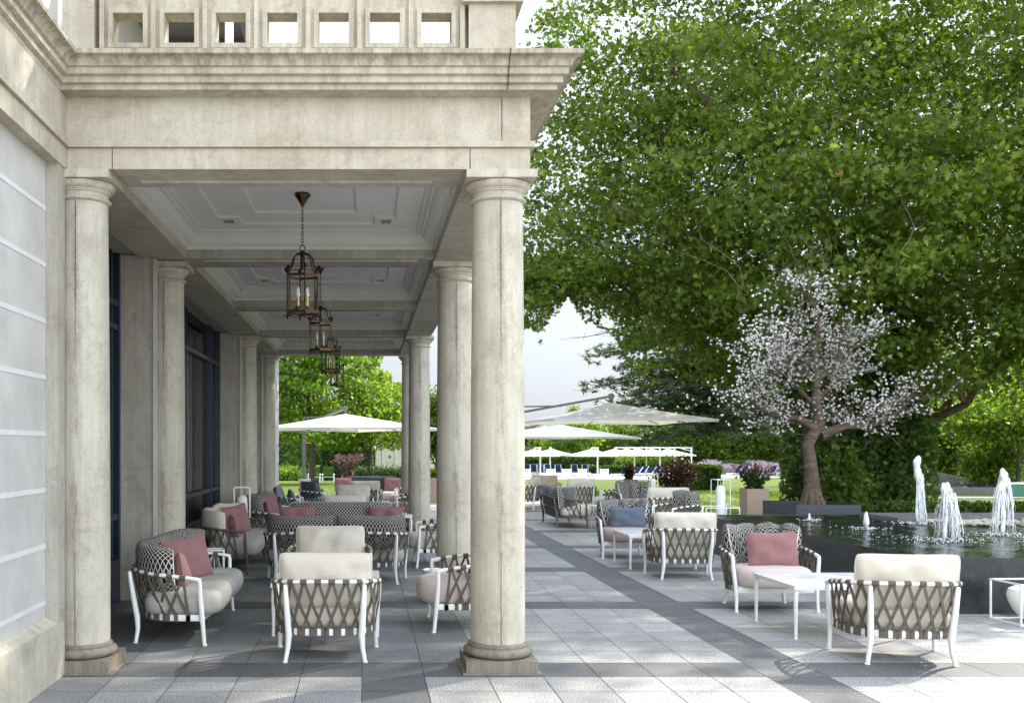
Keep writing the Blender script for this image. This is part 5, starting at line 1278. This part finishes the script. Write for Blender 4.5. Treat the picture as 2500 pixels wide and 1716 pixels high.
for i, (px, yy, w_) in enumerate(((1515, 100, 'left of the spiky bronze shrub'), (1551, 101, 'just right of the spiky bronze shrub'), (1566, 104, 'second right of the bronze shrub'), (1584, 102, 'with the highest raised back in the middle row'), (1600, 106, 'fourth right of the bronze shrub'), (1618, 103, 'beside the maroon shrub'), (1692, 106, 'just right of the last pool umbrella pole'), (1706, 108, 'second beyond the umbrella row'), (1720, 108, 'third beyond the umbrella row, before lilac flowers'), (1734, 108, 'fourth beyond the umbrella row, before lilac flowers'), (1796, 104, 'left of the coneflower planter'), (1812, 104, 'behind the coneflowers'), (1882, 104, 'right of the coneflower planter'))):
    lounger('reclined navy lounger '+w_, at(px, yy), yy, Z1+.03, -62, 48)
def slat(label, px, y):
    t = thing('slatted_lounger', label, 'lounger', (at(px, y), y, gz(0, y))); m = MB(); m.box(-.42, -.36, -.05, .02, 0, .95); m.box(.36, .42, -.05, .02, 0, .95)
    for i in range(7): m.box(-.36, .36, -.04, 0, .08+i*.125, .16+i*.125)
    m.obj('slatted_back', 'white_paint', t); q = MB(); q.box(-.4, .4, .02, 1.6, .25, .31); q.box(-.4, -.34, 1.4, 1.46, 0, .25); q.box(.34, .4, 1.4, 1.46, 0, .25); q.obj('seat', 'white_paint', t)
for px, w_ in ((1284, 'leftmost'), (1345, 'second from the left'), (1383, 'middle'), (1422, 'fourth'), (1475, 'rightmost')): slat(w_+' of the white slatted loungers turned away at the lawn edge', px, 96)
# lawn furniture through the arcade
t = thing('path_light', 'small white bollard lamp on the lawn beside the umbrella post', 'lamp', (at(763, 72), 72, gz(0, 72))); q = MB(); q.tube([(0, 0, 0), (0, 0, .95)], .06, 8); q.obj('pole', 'grey_metal', t); MB().lathe([(.13, .95), (.15, .97), (.15, 1.3), (.12, 1.33)], n=12).obj('lamp_head', 'white_paint', t, True)
for px, w_ in ((767, 'left'), (801, 'right')):
    t = thing('garden_chair', w_+' one of two grey green slatted garden chairs on the lawn', 'chair', (at(px, 76), 76, gz(0, 76)), 0); m = MB()
    for i in range(7): m.box(-.4, .4, -.03, .03, .35+i*.11, .43+i*.11)
    m.obj('slatted_back', 'hedge_leaf', t); q = MB(); q.box(-.45, .45, 0, .7, .3, .36)
    for sx in (-.42, .42): q.box(sx-.04, sx+.04, -.04, .04, 0, .4); q.box(sx-.04, sx+.04, .6, .68, 0, .5); q.box(sx-.06, sx+.06, -.05, .7, .5, .56)
    q.obj('seat', 'white_paint', t)
t = thing('garden_building', 'pale yellow garden building behind trees, seen through the arcade', 'building', (0, 0, 0)); m = MB(); y0 = 92; m.box(at(917, y0), at(1110, y0), y0, y0+5, gz(0, y0), 2.1); m.obj('wall', 'stone', t)
m = MB(); m.box(at(915, y0)-.1, at(1112, y0), y0-.3, y0+5.2, 2.1, 2.3); m.obj('roof', 'bark_dark', t)
m = MB()
for px in (932, 962, 990): m.box(at(px, y0)-.02, at(px, y0)+.02, y0-.02, y0, gz(0, y0), 2.1)
m.obj('wall_joint', 'bark_dark', t); m = MB(); m.box(at(948, y0), at(955, y0), y0-.03, y0, .55, .8); m.obj('vent', 'granite_dark', t)
# right edge: low grey wall, gravel bank, green glazed screen
t = thing('garden_wall', 'low dark grey wall behind the hedge at right', 'wall', (0, 0, 0)); m = MB(); y0 = 37; m.box(at(2300, y0), at(2470, y0), y0, y0+.4, gz(0, y0)-.1, hz(1190, y0)); m.obj('wall', 'slab', t); m = MB(); m.box(at(2290, y0-4), at(2520, y0-4), y0-4, y0-3.6, gz(0, y0)-.1, hz(1214, y0-4)); m.obj('coping', 'pool_deck', t)
t = thing('glass_screen', 'green tinted screen at the right edge behind the hedge', 'screen', (0, 0, 0)); m = MB(); y0 = 33; k = NT('green_glass'); k.base((.035, .17, .13), .2, .5); M['green_glass'] = k.m
m.box(at(2465, y0), at(2700, y0), y0, y0+.04, 0, hz(1182, y0)); m.obj('screen_panel', 'green_glass', t); m = MB(); m.box(at(2465, y0), at(2700, y0), y0-.03, y0+.07, hz(1182, y0), hz(1177, y0)); m.obj('screen_rail', 'white_paint', t)
gb = MB(); gb.strip([[(at(2290, 40)+i*.4, y, (0 if y < 41 else (y-41)*.10)+.02+.1*math.sin(i*2.1+y)) for i in range(9)] for y in (40, 43, 46, 50, 55)]); tag(gb.obj('gravel_bank', 'bank', None, True), 'gravelly bank rising behind the grey wall at right', kind='structure')
# lawn near the edge: fine grass blades
rg = np.random.default_rng(4); n = 26000; X = rg.uniform(7.4, 17, n); Y = 24.9+rg.random(n)**1.3*12; s_ = (X > 8.9) | (Y > 24.9); P5 = np.c_[X, Y, np.full(n, .0)][s_]
tag(leaves('grass_blades', P5, .09, np.array([(-.1, -.5), (.1, -.5), (0, .5)]), 'leaf_light', None, up=0, seed=8), 'short grass blades at the near edge of the lawn', kind='stuff')
